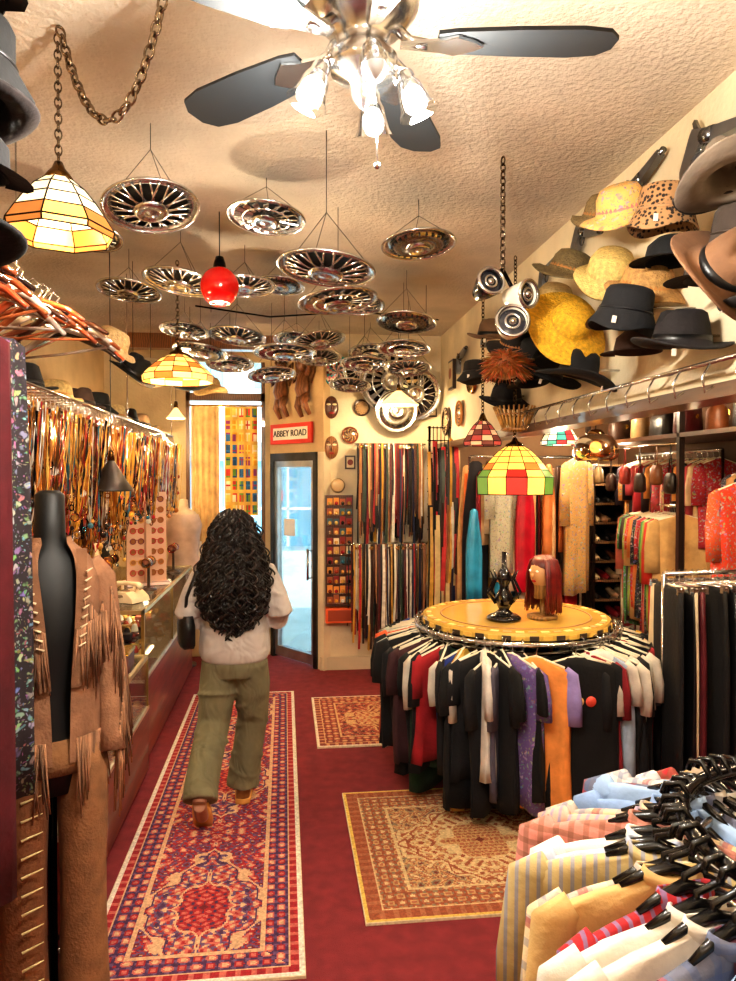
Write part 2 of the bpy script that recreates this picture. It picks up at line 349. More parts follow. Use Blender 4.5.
shirt(m,xf(rz=261)@xf(.70,0,.94,rz=66),w=.36,L=.82,t=.03,col=C(236,150,74),sl=.24,scol=C(150,135,190),ph=2,sleeve_r=.9)
shirt(m,xf(rz=275)@xf(.72,.03,.94,rz=82),w=.46,L=.82,t=.03,col=K1,sl=.24,ph=1,sleeve_r=.9)
shirt(m,xf(rz=292)@xf(.66,.03,.94,rz=56),w=.40,L=.76,t=.026,col=C(212,208,198),sl=.2,ph=1,graphic=C(40,40,60))
shirt(m,xf(rz=251)@xf(.65,0,.94,rz=45),w=.42,L=.8,t=.03,col=C(110,86,140),sl=.2,mat='floral',ph=1)
shirt(m,xf(rz=241)@xf(.66,0,.94,rz=50),w=.42,L=.8,t=.03,col=K1,sl=.2,ph=3,graphic=C(210,200,190))
for i in range(3):
    m.add(lathe([(.001,.008),(.024,.008),(.028,0)],16),[C(230,90,60),C(240,200,120),C(220,80,60)][i],'paint',xf(rz=275)@xf(.72,.03,.94,rz=82)@xf(-.065+.065*i,-.045,-.25,rx=90))
m.obj('hanging_tees',parent=rk)
# near right rack with black hangers
rk=empty('round_shirt_rack',xf(1.05,1.14,0)); m=MB()
m.add(torus(.33,.014,64,10),BLK,'plastic',xf(0,0,1.2)); m.add(torus(.31,.01,64,8),CH,'metal',xf(0,0,1.12))
m.add(tube([(0,0,.02),(0,0,1.15)],.025),CH,'metal')
for i in range(4):
    t=pi/2*i+.3; c,s=math.cos(t),math.sin(t); m.add(tube([(0,0,1.14),(.32*c,.32*s,1.14)],.01),CH,'metal'); m.add(tube([(0,0,.08),(.4*c,.4*s,.02)],.018),CH,'metal')
m.obj('frame',parent=rk); m=MB()
SH=[C(216,194,156),C(216,210,200),C(150,174,204),C(204,158,138),C(170,176,190),C(196,162,106),C(222,212,196),C(124,148,184),C(200,130,116),C(180,160,112),C(160,34,40),C(104,106,122),C(206,184,146),C(226,218,204)]
NS=60
for k in range(NS):
    a=k*360/NS; c=SH[(k*5)%len(SH)]
    M=xf(rz=a)@xf(.34,0,1.165+R.uniform(-.01,.01),rz=R.uniform(-9,9))@xf(.04,0,0)
    shirt(m,M,w=R.uniform(.42,.52),L=R.uniform(.66,.76),t=.018,col=c,mat=R.choice(['plaid','plaid2','plaid','fabric','pinstripe','fabric']),sl=R.uniform(.3,.5),hang=None,ph=R.random()*6,collar=c,sleeve_r=.85)
    m.add(tube([(-.12,0,-.065),(-.06,0,-.035),(0,0,-.018),(.05,0,-.03),(.09,0,-.05)],[.005,.009,.012,.009,.006],8),BLK,'plastic',M)
    m.add(tube([(0,0,-.03),(0,0,.0),(-.04,0,.012),(-.062,0,.036),(-.044,0,.058),(-.018,0,.052),(-.012,0,.032)],.0065,8),BLK,'plastic',M)
m.obj('hanging_shirts',parent=rk)
# ------------------------------------------------------------ ceiling fan
FX,FY=.17,1.56
fn=empty('ceiling_fan',xf(FX,FY,0)); m=MB()
m.add(lathe([(.001,3.2),(.07,3.2),(.065,3.16),(.02,3.13),(.014,3.1),(.014,2.98),(.05,2.97),(.11,2.94),(.125,2.9),(.12,2.85),(.09,2.81),(.06,2.79),(.055,2.76),(.075,2.74),(.07,2.71),(.03,2.69),(.025,2.66),(.012,2.64),(.001,2.63)],32),CH,'metal')
m.add(torus(.122,.008,32,8),C(80,85,95),'metal',xf(0,0,2.89))
m.obj('motor',parent=fn)
m=MB()
for k in range(5):
    M=xf(0,0,2.78,rz=-6+71.5*k)
    pts=[(.0+.16,-.045),(.2,-.055),(.33,-.066),(.46,-.07),(.52,-.058),(.545,-.025),(.545,.025),(.52,.058),(.46,.07),(.33,.066),(.2,.055),(.16,.045)]
    v,f_=extr(pts,.008); v=[(x,z,y) for x,y,z in v]
    m.add((v,f_),C(6,10,14),'blade',M@xf(rx=9),smooth=False)
    m.add(extr([(.08,-.012),(.12,-.02),(.17,-.03),(.2,-.045),(.24,-.02),(.26,0),(.24,.02),(.2,.045),(.17,.03),(.12,.02),(.08,.012)],.007),CH,'metal',M@xf(0,0,-.009,rx=9)@xf(rx=-90),smooth=False)
    m.add(tube([(.07,0,.03),(.1,0,.0),(.14,0,-.008)],.012),CH,'metal',M)
m.obj('blades',parent=fn)
m=MB()
for k,(a,lit) in enumerate([(186,1),(0,1),(72,0),(275,0)]):
    M=xf(0,0,2.73,rz=a)
    m.add(tube([(.04,0,0),(.07,0,.012),(.09,0,-.008)],.009),CH,'metal',M)
    M2=M@xf(.088,0,-.01,ry=-22)@xf(s=.85)
    m.add(lathe([(.018,0),(.024,-.01),(.024,-.03)],16),CH,'metal',M2)
    m.add(lathe([(.024,-.025),(.034,-.045),(.038,-.07),(.045,-.095),(.054,-.11)],16),CREAM,'glass',M2)
    m.add(sphere(.03,14,10,(1,1,1.25)),C(255,250,238) if lit else C(200,200,205),'bulb' if lit else 'plastic',M2@xf(0,0,-.075))
    if lit:
        p=(M2@Vector((0,0,-.155)))
        light('fan_light',p.x,p.y,p.z,42,(1,.94,.84),.04,fn)
m.add(tube([(.03,0,2.66),(.03,0,2.52)],.0015,5),CH,'metal'); m.add(sphere(.008,8,6),CH,'metal',xf(.03,0,2.515))
m.obj('light_kit',parent=fn)
# ------------------------------------------------------------ hubcaps
def hubcap(x,y,z,D,style=0,rx=0,ry=0,wire=True,name='hubcap',col=CH):
    m=MB(); r=D/2; T=xf(rx=rx,ry=ry)@xf(rz=R.uniform(0,90))@xf(s=(r,r,r))
    m.add(torus(.97,.035,40,8),col,'metal',T)
    m.add(lathe([(.96,0),(.9,.03),(.8,.05),(.78,.02)],40),col,'metal',T)
    m.add(lathe([(.36,-.1),(.33,-.16),(.24,-.19),(.22,-.15),(.12,-.17),(.001,-.2)],28),col,'metal',T)
    m.add(lathe([(.001,.16),(.5,.15),(.85,.06)],32),C(44,38,36),'dullmetal',T)
    if style==0:
        for k in range(28):
            a=2*pi*k/28; b=a+(.22 if k%2 else -.22)
            m.add(tube([(.32*math.cos(a),.32*math.sin(a),-.1),(.84*math.cos(b),.84*math.sin(b),.02)],.026,5),col,'metal',T)
    elif style==1:
        for k in range(18):
            m.add(extr([(.3,-.03),(.8,-.09),(.82,.06),(.3,.03)],.03),col,'metal',T@xf(rz=k*20)@xf(0,0,-.03,rx=-70),smooth=False)
        m.add(torus(.6,.03,36,6),col,'metal',T@xf(0,0,-.05))
    else:
        m.add(lathe([(.8,.02),(.62,-.09),(.55,-.05),(.36,-.1)],40),C(175,175,170),'metal',T)
        for k in range(24):
            a=2*pi*k/24; m.add(box(.12,.05,.03),BLK,'paint',T@xf(.69*math.cos(a),.69*math.sin(a),-.05,rz=math.degrees(a)),smooth=False)
    if wire:
        h=.22 if z<2.95 else .14
        for k in range(3):
            a=2*pi*k/3+.5; p=T@Vector((.96*math.cos(a),.96*math.sin(a),.02)); m.add(tube([p,(0,0,h)],.0013,4),BLK,'paint')
        m.add(tube([(0,0,h),(0,0,ZC-z)],.0016,4),BLK,'paint')
    return m.obj(name,xf(x,y,z))
H=[(-.51,2.87,2.88,.37,0,12,-6),(-.08,3.33,3.02,.36,1,5,5),(.165,2.85,2.66,.39,0,4,6),(.655,3.5,2.98,.37,2,6,-3),(-.92,4.45,2.95,.38,0,8,4),(-.57,4.1,2.92,.42,0,6,8),(-.23,4.3,2.96,.36,0,6,0),
(.27,3.65,2.73,.41,1,5,-6),(-.03,4.6,3.05,.32,2,6,6),(.80,4.7,2.86,.40,2,8,5),(.83,5.0,2.74,.38,1,8,3),(-.32,5.0,2.80,.40,0,8,6),(.0,4.9,2.68,.42,1,6,0),(.26,5.4,2.86,.40,0,10,-8),(.62,5.6,2.72,.38,1,10,4),(-.6,5.3,2.74,.4,2,8,8),(.45,4.6,2.95,.38,0,8,5),(-.75,5.6,2.95,.38,1,8,5),(.1,5.9,2.95,.38,2,10,5),
(-.95,3.6,3.0,.36,1,8,5),(.55,6.1,2.62,.36,0,12,4),(-.1,5.7,2.64,.38,1,10,-6),(.95,5.5,2.68,.36,0,12,0),(.3,6.3,2.88,.4,0,12,0),(-.45,6.1,2.78,.4,1,12,0),(.75,6.3,2.93,.4,1,14,0)]
for h in H:
    h=list(h); h[5]=-h[5]; hubcap(*h)
for x,z,D,st,q in [(1.0,2.74,.62,1,-86),(1.22,2.62,.5,0,-78),(1.04,2.46,.4,2,-80),(.70,2.84,.32,0,-84)]:
    hubcap(x,6.73-R.random()*.06,z,D,st,rx=q,ry=R.uniform(-15,15),wire=False,name='wall_hubcap')
m=MB(); m.add(tube([(-.6,5.0,3.0),(-.1,5.1,2.96),(.5,5.0,2.99),(1.1,5.1,2.97)],.006,6),BLK,'metal')
for x in (-.5,.0,.5,1.0): m.add(tube([(x,5.05,2.97),(x,5.05,3.2)],.002,4),BLK,'paint')
m.obj('hanging_rail')
# ------------------------------------------------------------ chains
def chain(m,pts,L=.034,col=C(190,170,130)):
    P=[Vector(p) for p in pts]; fine=[]
    for i in range(len(P)-1):
        n=max(1,int((P[i+1]-P[i]).length/.004))
        for k in range(n): fine.append(P[i].lerp(P[i+1],k/n))
    fine.append(P[-1]); acc=0; last=fine[0]; j=0; start=last
    for p in fine[1:]:
        acc+=(p-last).length; last=p
        if acc>=L*.74:
            t=(p-start).normalized(); q=t.to_track_quat('X','Z').to_matrix().to_4x4()
            M=Matrix.Translation((p+start)/2)@q@xf(rx=90*(j%2)+20)
            m.add(torus(.5,.12,12,5,sx=1.0,sy=.62),col,'metal',M@xf(s=L)); start=p; acc=0; j+=1
def sag(a,b,s,n=14): 
    a=Vector(a);b=Vector(b); return [tuple(a.lerp(b,i/n)+Vector((0,0,-s*4*(i/n)*(1-i/n)))) for i in range(n+1)]
m=MB(); chain(m,sag((-.67,2.28,3.19),(-.31,2.02,3.19),.33),.042,C(130,112,92)); m.obj('swag_chain')
# ------------------------------------------------------------ lamps
def tiffany(name,x,y,z,D,h,cols,n=12,rows=5,chn=True,power=0,skirt=.15,drop=None,shadeM='shade',warm=(1,.77,.47)):
    m=MB(); r=D/2; prof=[]
    for k in range(rows+1):
        q=k/rows; prof.append((r*(.22+.78*q**.85),-h*q**1.15))
    if skirt: prof.append((r*.98,-h-skirt*h))
    def cf(i): return cols(i//n,i%n,len(prof)-1)
    v,f_=lathe(prof,n); m.add((v,f_),mat=shadeM,smooth=False,colf=cf)
    for (pr,pz) in prof: m.add(torus(pr,.0028,n,4),C(40,28,18),'dullmetal',xf(0,0,pz))
    for i in range(n):
        t=2*pi*i/n; m.add(tube([(a*math.cos(t),a*math.sin(t),b) for a,b in prof],.0028,4),C(40,28,18),'dullmetal')
    m.add(lathe([(.001,.05),(.012,.05),(.02,.03),(r*.2,.015),(r*.26,0),(r*.24,-.01)],16),C(110,80,40),'metal')
    m.add(sphere(.03,12,8),C(255,235,180),'glow',xf(0,0,-h*.55))
    m.add(tube([(0,0,.03),(0,0,-h*.4)],.008),C(110,80,40),'metal')
    top=ZC-z if drop is None else drop
    if chn: chain(m,[(0,0,.05),(0,0,top)],.032,C(110,96,80))
    else: m.add(tube([(0,0,.04),(0,0,top)],.0025,5),BLK,'paint')
    o=m.obj(name,xf(x,y,z))
    if power: light(name+'_light',0,0,-h-.09,power,warm,.04,o)
    return o
tiffany('stained_glass_pendant_lamp',-.69,2.33,2.76,.33,.16,lambda r,s,n:(C(220,208,172) if r<n-2 else (C(150,90,40) if s%2 else C(225,180,80))),8,4,power=6,skirt=.12)
tiffany('stained_glass_pendant_lamp',-.66,4.6,2.60,.44,.13,lambda r,s,n:(C(248,205,110) if (r+s)%3 else C(200,110,40)),12,4,power=14,skirt=.3)
tiffany('stained_glass_pendant_lamp',1.40,4.28,2.03,.47,.19,lambda r,s,n:(C(236,190,84) if (r<3 or (s+r)%3) else C(190,104,44)) if r<n-2 else [C(180,40,30),C(240,190,90),C(90,120,50),C(240,190,90)][s%4],12,5,power=10,skirt=.55,drop=1.17)
tiffany('stained_glass_pendant_lamp',1.74,4.42,2.2,.24,.13,lambda r,s,n:[C(240,235,220),C(80,170,150),C(200,60,60),C(240,230,190)][(s+r//2)%4],12,4,power=3,skirt=.2,drop=.4)
tiffany('stained_glass_pendant_lamp',1.33,4.75,2.22,.26,.14,lambda r,s,n:[C(150,60,50),C(200,150,110),C(100,50,40)][(s+r)%3],10,4,power=0,skirt=.2,drop=.98)
def cone(name,x,y,z,D,h,col,power=3,drop=None,mat='shade'):
    m=MB(); r=D/2
    m.add(lathe([(r*.14,0),(r*.3,-h*.18),(r*.7,-h*.7),(r,-h),(r*.99,-h-.008),(r*.68,-h*.68),(r*.28,-h*.16),(r*.13,0)],28),col,mat)
    m.add(lathe([(.001,.06),(.014,.055),(.02,0),(.001,0)],12),C(120,90,50),'metal'); m.add(sphere(.028,12,8),C(255,235,190),'glow',xf(0,0,-h*.6))
    m.add(tube([(0,0,0),(0,0,-h*.45)],.01),C(120,90,50),'metal')
    m.add(tube([(0,0,.05),(0,0,(ZC-z) if drop is None else drop)],.0025,5),BLK,'paint')
    o=m.obj(name,xf(x,y,z)); 
    if power: light(name+'_light',0,0,-h-.07,power,(1,.77,.47),.04,o)
cone('cone_pendant_lamp',1.0,6.3,2.60,.36,.12,C(250,225,160),14)
cone('cone_pendant_lamp',1.80,3.0,2.3,.24,.09,C(235,215,165),10,drop=.3)
cone('cone_pendant_lamp',-.95,4.1,1.93,.24,.16,C(90,84,80),0,mat='dullmetal')
cone('cone_pendant_lamp',-1.15,5.2,2.12,.14,.08,C(250,225,160),8,drop=.1)
cone('cone_pendant_lamp',-.95,6.5,2.45,.16,.09,C(250,225,160),12)
m=MB(); m.add(sphere(.1,28,18),C(190,16,14),'gloss'); m.add(lathe([(.001,.15),(.02,.15),(.03,.12),(.035,.09)],16),C(30,30,30),'metal')
m.add(lathe([(.001,-.093),(.05,-.0885),(.052,-.087)],16),C(255,200,150),'glow'); m.add(tube([(0,0,.14),(0,0,.38)],.003,5),BLK,'paint'); o=m.obj('red_globe_pendant_lamp',xf(-.33,3.78,2.82)); light('globe_light',0,0,-.16,13,(1,.84,.62),.04,o)
m=MB(); m.add(lathe([(.05,.02),(.1,-.0),(.13,-.05),(.135,-.1),(.12,-.14),(.118,-.14),(.13,-.1)],24),C(150,90,50),'amber'); m.add(lathe([(.001,.05),(.03,.045),(.055,.02),(.05,.01)],20),C(120,90,60),'metal')
m.add(sphere(.035,14,10),C(255,210,140),'glow',xf(0,0,-.06)); m.add(tube([(0,0,.04),(0,0,.52)],.003,5),BLK,'paint'); m.obj('amber_glass_pendant_lamp',xf(1.86,4.15,2.08))
m=MB(); m.add(sphere(.05,16,12),C(190,40,50),'gloss'); m.add(torus(.051,.01,20,6),C(60,140,160),'gloss'); m.add(tube([(0,0,.05),(0,0,.3)],.002,4),BLK,'paint'); m.obj('glass_ornament_ball',xf(1.74,3.4,2.3))
m=MB()
for k in range(26):
    a=2*pi*k/26; m.add(tube([(.07*math.cos(a),.07*math.sin(a),0),(.13*math.cos(a),.13*math.sin(a),.14)],.006,5),C(200,150,80),'wood')
m.add(torus(.075,.01,24,6),C(160,110,60),'wood'); m.add(torus(.11,.005,24,6),C(160,110,60),'wood',xf(0,0,.09)); m.add(torus(.018,.004,16,5),C(160,110,60),'metal',xf(0,0,.0))
for k in range(4): m.add(tube([(.018*math.cos(pi/2*k),.018*math.sin(pi/2*k),0),(.07*math.cos(pi/2*k),.07*math.sin(pi/2*k),0)],.004,5),C(160,110,60),'metal')
m.obj('reed_lamp_crown',xf(1.40,4.28,2.13))
sp=empty('hanging_spotlights',xf(.91,2.95,2.5)); m=MB()
chain(m,[(0,0,.2),(.0,0,.70)],.036,C(110,96,80)); m.add(tube([(-.08,0,.17),(0,0,.21),(.06,0,.1),(.08,0,-.02)],.01),BLK,'metal')
for (x,z,r,rz,rx,c) in [(-.07,.14,.056,10,78,BLK),(.03,-.02,.066,-8,80,C(235,225,205)),(.08,.1,.055,30,95,C(235,225,205))]:
    M=xf(x,-.03,z,rx=rx,rz=rz)
    m.add(lathe([(.001,-.09),(r*.6,-.09),(r*.8,-.05),(r,.0),(r*1.05,.03),(r*.95,.034),(r*.85,.01)],24),c,'gloss',M)
    m.add(torus(r,.008,28,6),CH,'metal',M@xf(0,0,.03)); m.add(lathe([(r*.85,.015),(r*.5,.02),(.001,.024)],20),C(40,40,46),'gloss',M); m.add(torus(r*.45,.006,20,6),CH,'metal',M@xf(0,0,.024)); m.add(sphere(r*.28,12,8),C(210,210,205),'metal',M@xf(0,0,.022))
m.obj('lamps',parent=sp)
# ------------------------------------------------------------ hats
def hat(x,y,z,kind='fedora',col=BLK,r=.16,rx=0,ry=0,rz=0,peg='R',band=None,mat='fabric',name=None):
    m=MB(); T=xf(rx=rx,ry=ry,rz=rz)
    def dent(v,rr,t):
        a,b,c=v
        if rr>.1: c+=.018*math.cos(2*t)*(rr/.16)**2
        if rr<.08 and c>.08: c-=.03*math.exp(-(b/.02)**2)
        if c>.05 and a>0: b*=1-.25*(a/.1)
        return (a*1.12,b,c)
    def wob(v,rr,t):
        a,b,c=v
        if rr>.1: c+=.012*math.sin(3*t+x*9)
        return (a,b,c)
    if kind=='fedora':
        m.add(lathe([(.001,.115),(.03,.118),(.055,.115),(.07,.105),(.08,.07),(.088,.02),(.092,0),(.12,-.004),(r,.004),(r+.003,.0),(r,-.004),(.12,-.01),(.088,-.006),(.08,.03)],32,dent),col,mat,T)
        m.add(lathe([(.089,.002),(.0905,.003),(.087,.03),(.085,.03)],32,lambda v,rr,t:(v[0]*1.13,v[1]*(1-.0*t),v[2])),band or BLK,'silk',T)
    elif kind=='bucket':
        m.add(lathe([(.001,.1),(.05,.102),(.075,.095),(.085,.08),(.092,.02),(.096,.01),(r,-.05),(r-.003,-.055),(.093,.0),(.088,.03)],28,wob),col,mat,T)
        m.add(torus(.0945,.004,28,5),band or col,'silk',T@xf(0,0,.014))
    elif kind=='straw':
        m.add(lathe([(.001,.1),(.04,.1),(.07,.09),(.088,.06),(.094,.015),(.1,.0),(.14,-.01),(r,-.02),(r+.003,-.026),(.14,-.018),(.094,-.006),(.086,.04)],36,wob),col,mat,T)
        m.add(lathe([(.0955,.0),(.097,.002),(.092,.028),(.09,.028)],30),band or C(180,120,60),'silk',T)
    elif kind=='fur':
        m.add(sphere(.09,20,12,(1,1,.8)),col,mat,T)
        for k in range(420):
            u=R.random()*2*pi; c=R.uniform(-.7,1); s=math.sqrt(1-c*c); d=Vector((s*math.cos(u),s*math.sin(u),c*.8)); p=d*.085; e=d*.13+Vector((R.uniform(-.02,.02),R.uniform(-.02,.02),-.02))
            m.add(tube([p,e],[.005,.0008],4,cap=False),C(R.randint(120,190),R.randint(70,100),40),mat,T)
    elif kind=='cap':
        m.add(lathe([(.001,.09),(.05,.085),(.08,.06),(.09,.02),(.092,0),(.088,0),(.08,.04)],28),col,mat,T)
        m.add(sheet(10,4,lambda u,v:((.088+.07*v*math.sin(pi*u)**.5)*math.cos((u-.5)*2.2),(.088+.07*v*math.sin(pi*u)**.5)*math.sin((u-.5)*2.2),.004-.012*v)),col,mat,T)
    if peg=='R': m.add(tube([(0,0,.03),(1.499-x,0,.03)],.005,6),CH,'metal')
    elif peg=='L': m.add(tube([(0,0,.03),(-.78-x,0,.03)],.005,6),CH,'metal')
    elif peg=='C': m.add(tube([(0,0,.05),(0,0,3.2-z)],.002,5),BLK,'metal')
    if kind in('fedora','bucket') and peg=='R': m.add(box(.016,.002,.024,(-.08,-.1,-.03)),C(225,215,200),'paint',T,smooth=False)
    names={'fedora':'fedora_hat','bucket':'bucket_hat','straw':'wide_brim_hat','fur':'fur_hat','cap':'cap_hat'}
    return m.obj(name or names[kind],xf(x,y,z))
for a in [(1.29,1.95,2.70,'fedora',C(112,98,84),.165,-8,10,60),(1.27,1.98,2.44,'fedora',C(116,82,56),.17,60,-20,30),(1.31,2.7,2.88,'straw',C(228,176,100),.16,20,-20,0,'R',C(220,120,110),'floral'),
 (1.32,2.40,2.76,'bucket',C(160,120,80),.12,10,0,0,'R',None,'leopard'),(1.36,2.42,2.60,'cap',BLK,.12,0,0,200),(1.31,2.80,2.66,'straw',C(206,176,104),.14,45,-10,0,'R',C(190,160,90),'straw'),
 (1.26,3.1,2.52,'straw',C(226,172,40),.2,65,0,10,'R',C(200,150,30),'straw'),(1.23,2.5,2.43,'bucket',C(17,17,20),.125,12,8,0),(1.30,3.2,2.78,'straw',C(110,92,56),.17,20,15,0,'R',None,'straw'),
 (1.4,3.75,2.60,'cap',C(18,17,20),.14,10,0,210),(1.38,4.0,2.74,'cap',BLK,.14,0,0,230),(1.31,3.55,2.36,'fedora',BLK,.18,20,10,20),(1.30,3.1,2.29,'fedora',C(15,14,15),.18,15,-8,80),(1.38,2.7,2.33,'cap',C(60,36,24),.14,0,0,200),
 (1.38,4.7,2.78,'fedora',C(110,80,54),.15,10,0,0),(1.4,5.2,2.6,'bucket',C(40,36,34),.14,0,0,0),(1.38,2.2,2.48,'cap',C(50,44,40),.12,0,0,180),(1.36,4.3,2.5,'bucket',C(30,26,30),.14,0,0,0),(1.3,1.7,2.95,'cap',BLK,.15,10,0,200),(1.34,3.75,2.48,'bucket',C(18,17,18),.16,25,0,0),(1.38,2.05,2.56,'bucket',C(60,48,40),.13,10,0,0),(1.36,3.4,2.56,'fedora',C(22,19,19),.16,35,0,0),
 (1.38,2.85,2.5,'cap',C(120,84,50),.13,20,0,200),(1.36,2.35,2.30,'fedora',C(30,24,24),.15,10,0,0),(1.38,3.9,2.36,'cap',C(20,18,20),.13,10,0,200),(1.38,3.0,2.96,'straw',C(130,108,70),.14,25,0,0,'R',None,'straw'),(1.38,1.9,2.3,'fedora',C(40,32,28),.15,20,0,60),(1.36,2.6,2.56,'straw',C(180,136,80),.15,30,0,0,'R',None,'straw'),
 (1.36,4.15,2.62,'straw',C(40,34,32),.17,30,0,0),(1.36,3.55,2.72,'straw',C(180,150,96),.17,40,0,0,'R',None,'straw'),(1.38,4.4,2.32,'fedora',C(24,20,22),.15,20,0,0),(1.36,2.15,2.76,'bucket',C(40,34,34),.13,10,0,0)]:
    hat(*a)
hat(1.1,3.5,2.40,'fur',C(150,85,40),peg='R',mat='hair')
m=MB(); m.add(tube([(1.40,1.6,2.22),(1.40,4.2,2.22)],.008),CH,'metal')
for k in range(6): m.add(tube([(1.40,1.65+k*.5,2.22),(1.5,1.65+k*.5,2.24)],.006),CH,'metal')
for k in range(14): m.add(tube([(1.40,1.7+k*.18,2.22),(1.37,1.7+k*.18,2.17),(1.38,1.7+k*.18,2.12),(1.41,1.7+k*.18,2.14)],.004,6),CH,'metal')
m.obj('hat_rail')
m=MB(); m.add(tube([(-.80,1.5,0),(-.80,1.5,3.2)],.018),BLK,'metal'); m.obj('hat_stand_pole')
for z,k,rz,c in [(2.32,'fedora',20,BLK),(2.45,'cap',-30,C(20,18,20)),(2.55,'fedora',60,C(30,18,16)),(2.66,'bucket',0,BLK),(2.79,'cap',-40,C(26,20,22)),(2.90,'fedora',30,BLK)]:
    hat(-.63+R.uniform(-.03,.01),1.5+R.uniform(-.03,.03),z,k,c,.135,R.uniform(-15,5),R.uniform(-10,15),rz,peg='L')
# ------------------------------------------------------------ left hanging rack
rk=empty('left_clothing_rack'); m=MB()
m.add(tube([(-.93,1.0,2.44),(-.93,3.0,2.44)],.014),CH,'metal')
m.add(tube([(-1.0,1.0,2.33),(-1.0,2.9,2.33)],.014),CH,'metal')
for y in (1.05,2.85): m.add(tube([(-1.0,y,0),(-1.0,y,2.44),(-.93,y,2.44)],.014),CH,'metal')
for y in (1.05,2.85): m.add(tube([(-1.2,y,.02),(-.7,y,.02)],.014),CH,'metal')
m.obj('frame',parent=rk); m=MB()
WH=[C(150,72,36),C(110,50,28),C(205,185,165),C(160,84,46),C(70,38,24),C(120,60,34),C(150,130,116),C(40,28,24),C(170,70,36)]
for k in range(27):
    y=1.6+k*.05; c=WH[k%len(WH)]; M=xf(-.90+(k/27)*.08,y,2.44+R.uniform(-.04,.02),rz=R.uniform(-26,26),ry=R.uniform(-8,8))
    m.add(tube([(-.22,0,-.13),(-.17,0,-.09),(-.10,0,-.06),(-.03,0,-.03),(0,0,-.024),(.03,0,-.03),(.10,0,-.06),(.17,0,-.09),(.22,0,-.13)],[.007,.010,.012,.012,.013,.012,.012,.010,.007],8,flat=1.5 if k%3 else 1),c,'gloss',M)
    m.add(tube([(0,0,-.02),(0,0,.03),(.02,0,.055),(.0,0,.075),(-.022,0,.055)],.003,6),CH,'metal',M)
    if k%3==0: m.add(tube([(-.21,0,-.115),(0,0,-.12),(.21,0,-.115)],.005,6),c,'gloss',M)
m.obj('hangers',parent=rk); m=MB()
LC=[C(90,16,24),C(22,20,32),C(50,18,22),C(20,18,22),C(60,50,44),C(30,44,80),C(90,20,30),C(150,130,104),C(24,24,28)]
for k in range(13):
    drape(m,xf(-1.02,1.25+k*.08,2.28,rz=R.uniform(-12,12)),w=R.uniform(.38,.44),L=R.uniform(1.3,1.75),t=.03,col=LC[k%9],mat=R.choice(['fabric','silk','fabric']),ph=R.random()*6,flare=1.0,top=.7)
drape(m,xf(-.78,1.99,2.25,rz=70),w=.17,L=1.55,t=.03,col=C(80,12,20),mat='fabric',ph=2,flare=1.0,top=.8)
drape(m,xf(-.76,2.08,2.25,rz=60),w=.12,L=1.3,t=.03,col=C(40,30,34),mat='floral',ph=1,flare=1.0,top=.8)
m.obj('hanging_clothes',parent=rk)
# ------------------------------------------------------------ jewellery wall
m=MB()
for y in np.arange(2.9,7.0,.12): m.add(tube([(-1.05,y,2.22),(-1.79,y,2.22)],.005,5),CH,'metal')
for x in (-1.05,-1.2,-1.4,-1.6): m.add(tube([(x,2.9,2.225),(x,7.0,2.225)],.008,6),CH,'metal')
m.add(tube([(-1.05,2.9,2.14),(-1.05,7.0,2.14)],.006,6),CH,'metal')
for y in np.arange(2.9,7.0,.06): m.add(tube([(-1.05,y,2.22),(-1.04,y,2.14),(-1.0,y,2.1),(-.98,y,2.12)],.003,4),CH,'metal')
for x,z in ((-1.22,1.80),(-1.45,1.7)): 
    m.add(tube([(x,2.95,z),(x,6.95,z)],.006,6),CH,'metal')
    for y in (3.0,4.3,5.6,6.9): m.add(tube([(x,y,z),(x,y,2.22)],.003,4),CH,'metal')
for y in (3.0,5.0,6.9): m.add(tube([(-1.05,y,2.22),(-1.05,y,3.2)],.004,5),CH,'metal')
m.obj('overhead_display_grid')
m=MB(); JC=[C(205,150,60),C(220,180,100),C(180,110,46),C(50,26,18),C(225,220,210),C(140,50,36),C(50,100,120),C(200,160,80),C(190,130,56),C(26,22,24),C(24,20,22),C(110,72,40),C(160,40,50),C(220,170,90)]
for k in range(950):
    y=R.uniform(2.95,6.95); L=R.uniform(.2,.6); w=R.uniform(.025,.07); tier=R.random()
    if tier<.6: x=-R.choice([1.0,1.03,1.1,1.22]); z0=R.choice([2.14,2.12,2.1])
    elif tier<.85: x=-1.22; z0=1.79; L*=.8
    else: x=-1.45; z0=1.69
    path=[]; aa=R.uniform(0,pi); cx,cy=math.cos(aa)*w,math.sin(aa)*w
    for i in range(17):
        q=i/16*2-1; path.append((x+cx*q,y+cy*q,z0-L*(1-abs(q)**1.8)))
    big=R.random()<.35
    m.add(tube(path,[.0014 if i%2 else (.0072 if big else .0036) for i in range(17)],4,cap=False),R.choice(JC),'dullmetal' if k%3==0 else 'gloss')
    if k%2==0: 
        if k%4: m.add(sphere(R.uniform(.01,.024),8,6),R.choice(JC),'gloss',xf(x,y,z0-L-.015))
        else: m.add(torus(R.uniform(.012,.028),.004,12,5),R.choice(JC),'metal',xf(x,y,z0-L-.022,rx=90,rz=R.uniform(0,90)))
m.obj('necklace_display')
m=MB()
for k in range(620):
    y=R.uniform(2.9,7.3); z=R.uniform(1.05,2.15); s=R.uniform(.03,.06)
    m.add(box(.012,s,s*1.3),R.choice([C(235,210,165),C(190,140,70),C(215,175,120),C(100,56,30),C(180,120,50),C(50,26,18),C(50,26,18)]),'paint',xf(-1.777,y,z,rx=R.uniform(-8,8)),smooth=False)
    m.add(torus(s*.25,.004,10,5),R.choice(JC),'metal',xf(-1.765,y,z,ry=90))
m.add(bx(-1.799,-1.785,2.8,7.3,1.0,2.2),C(130,80,42),'wood',smooth=False)
m.obj('earring_card_display')
m=MB()
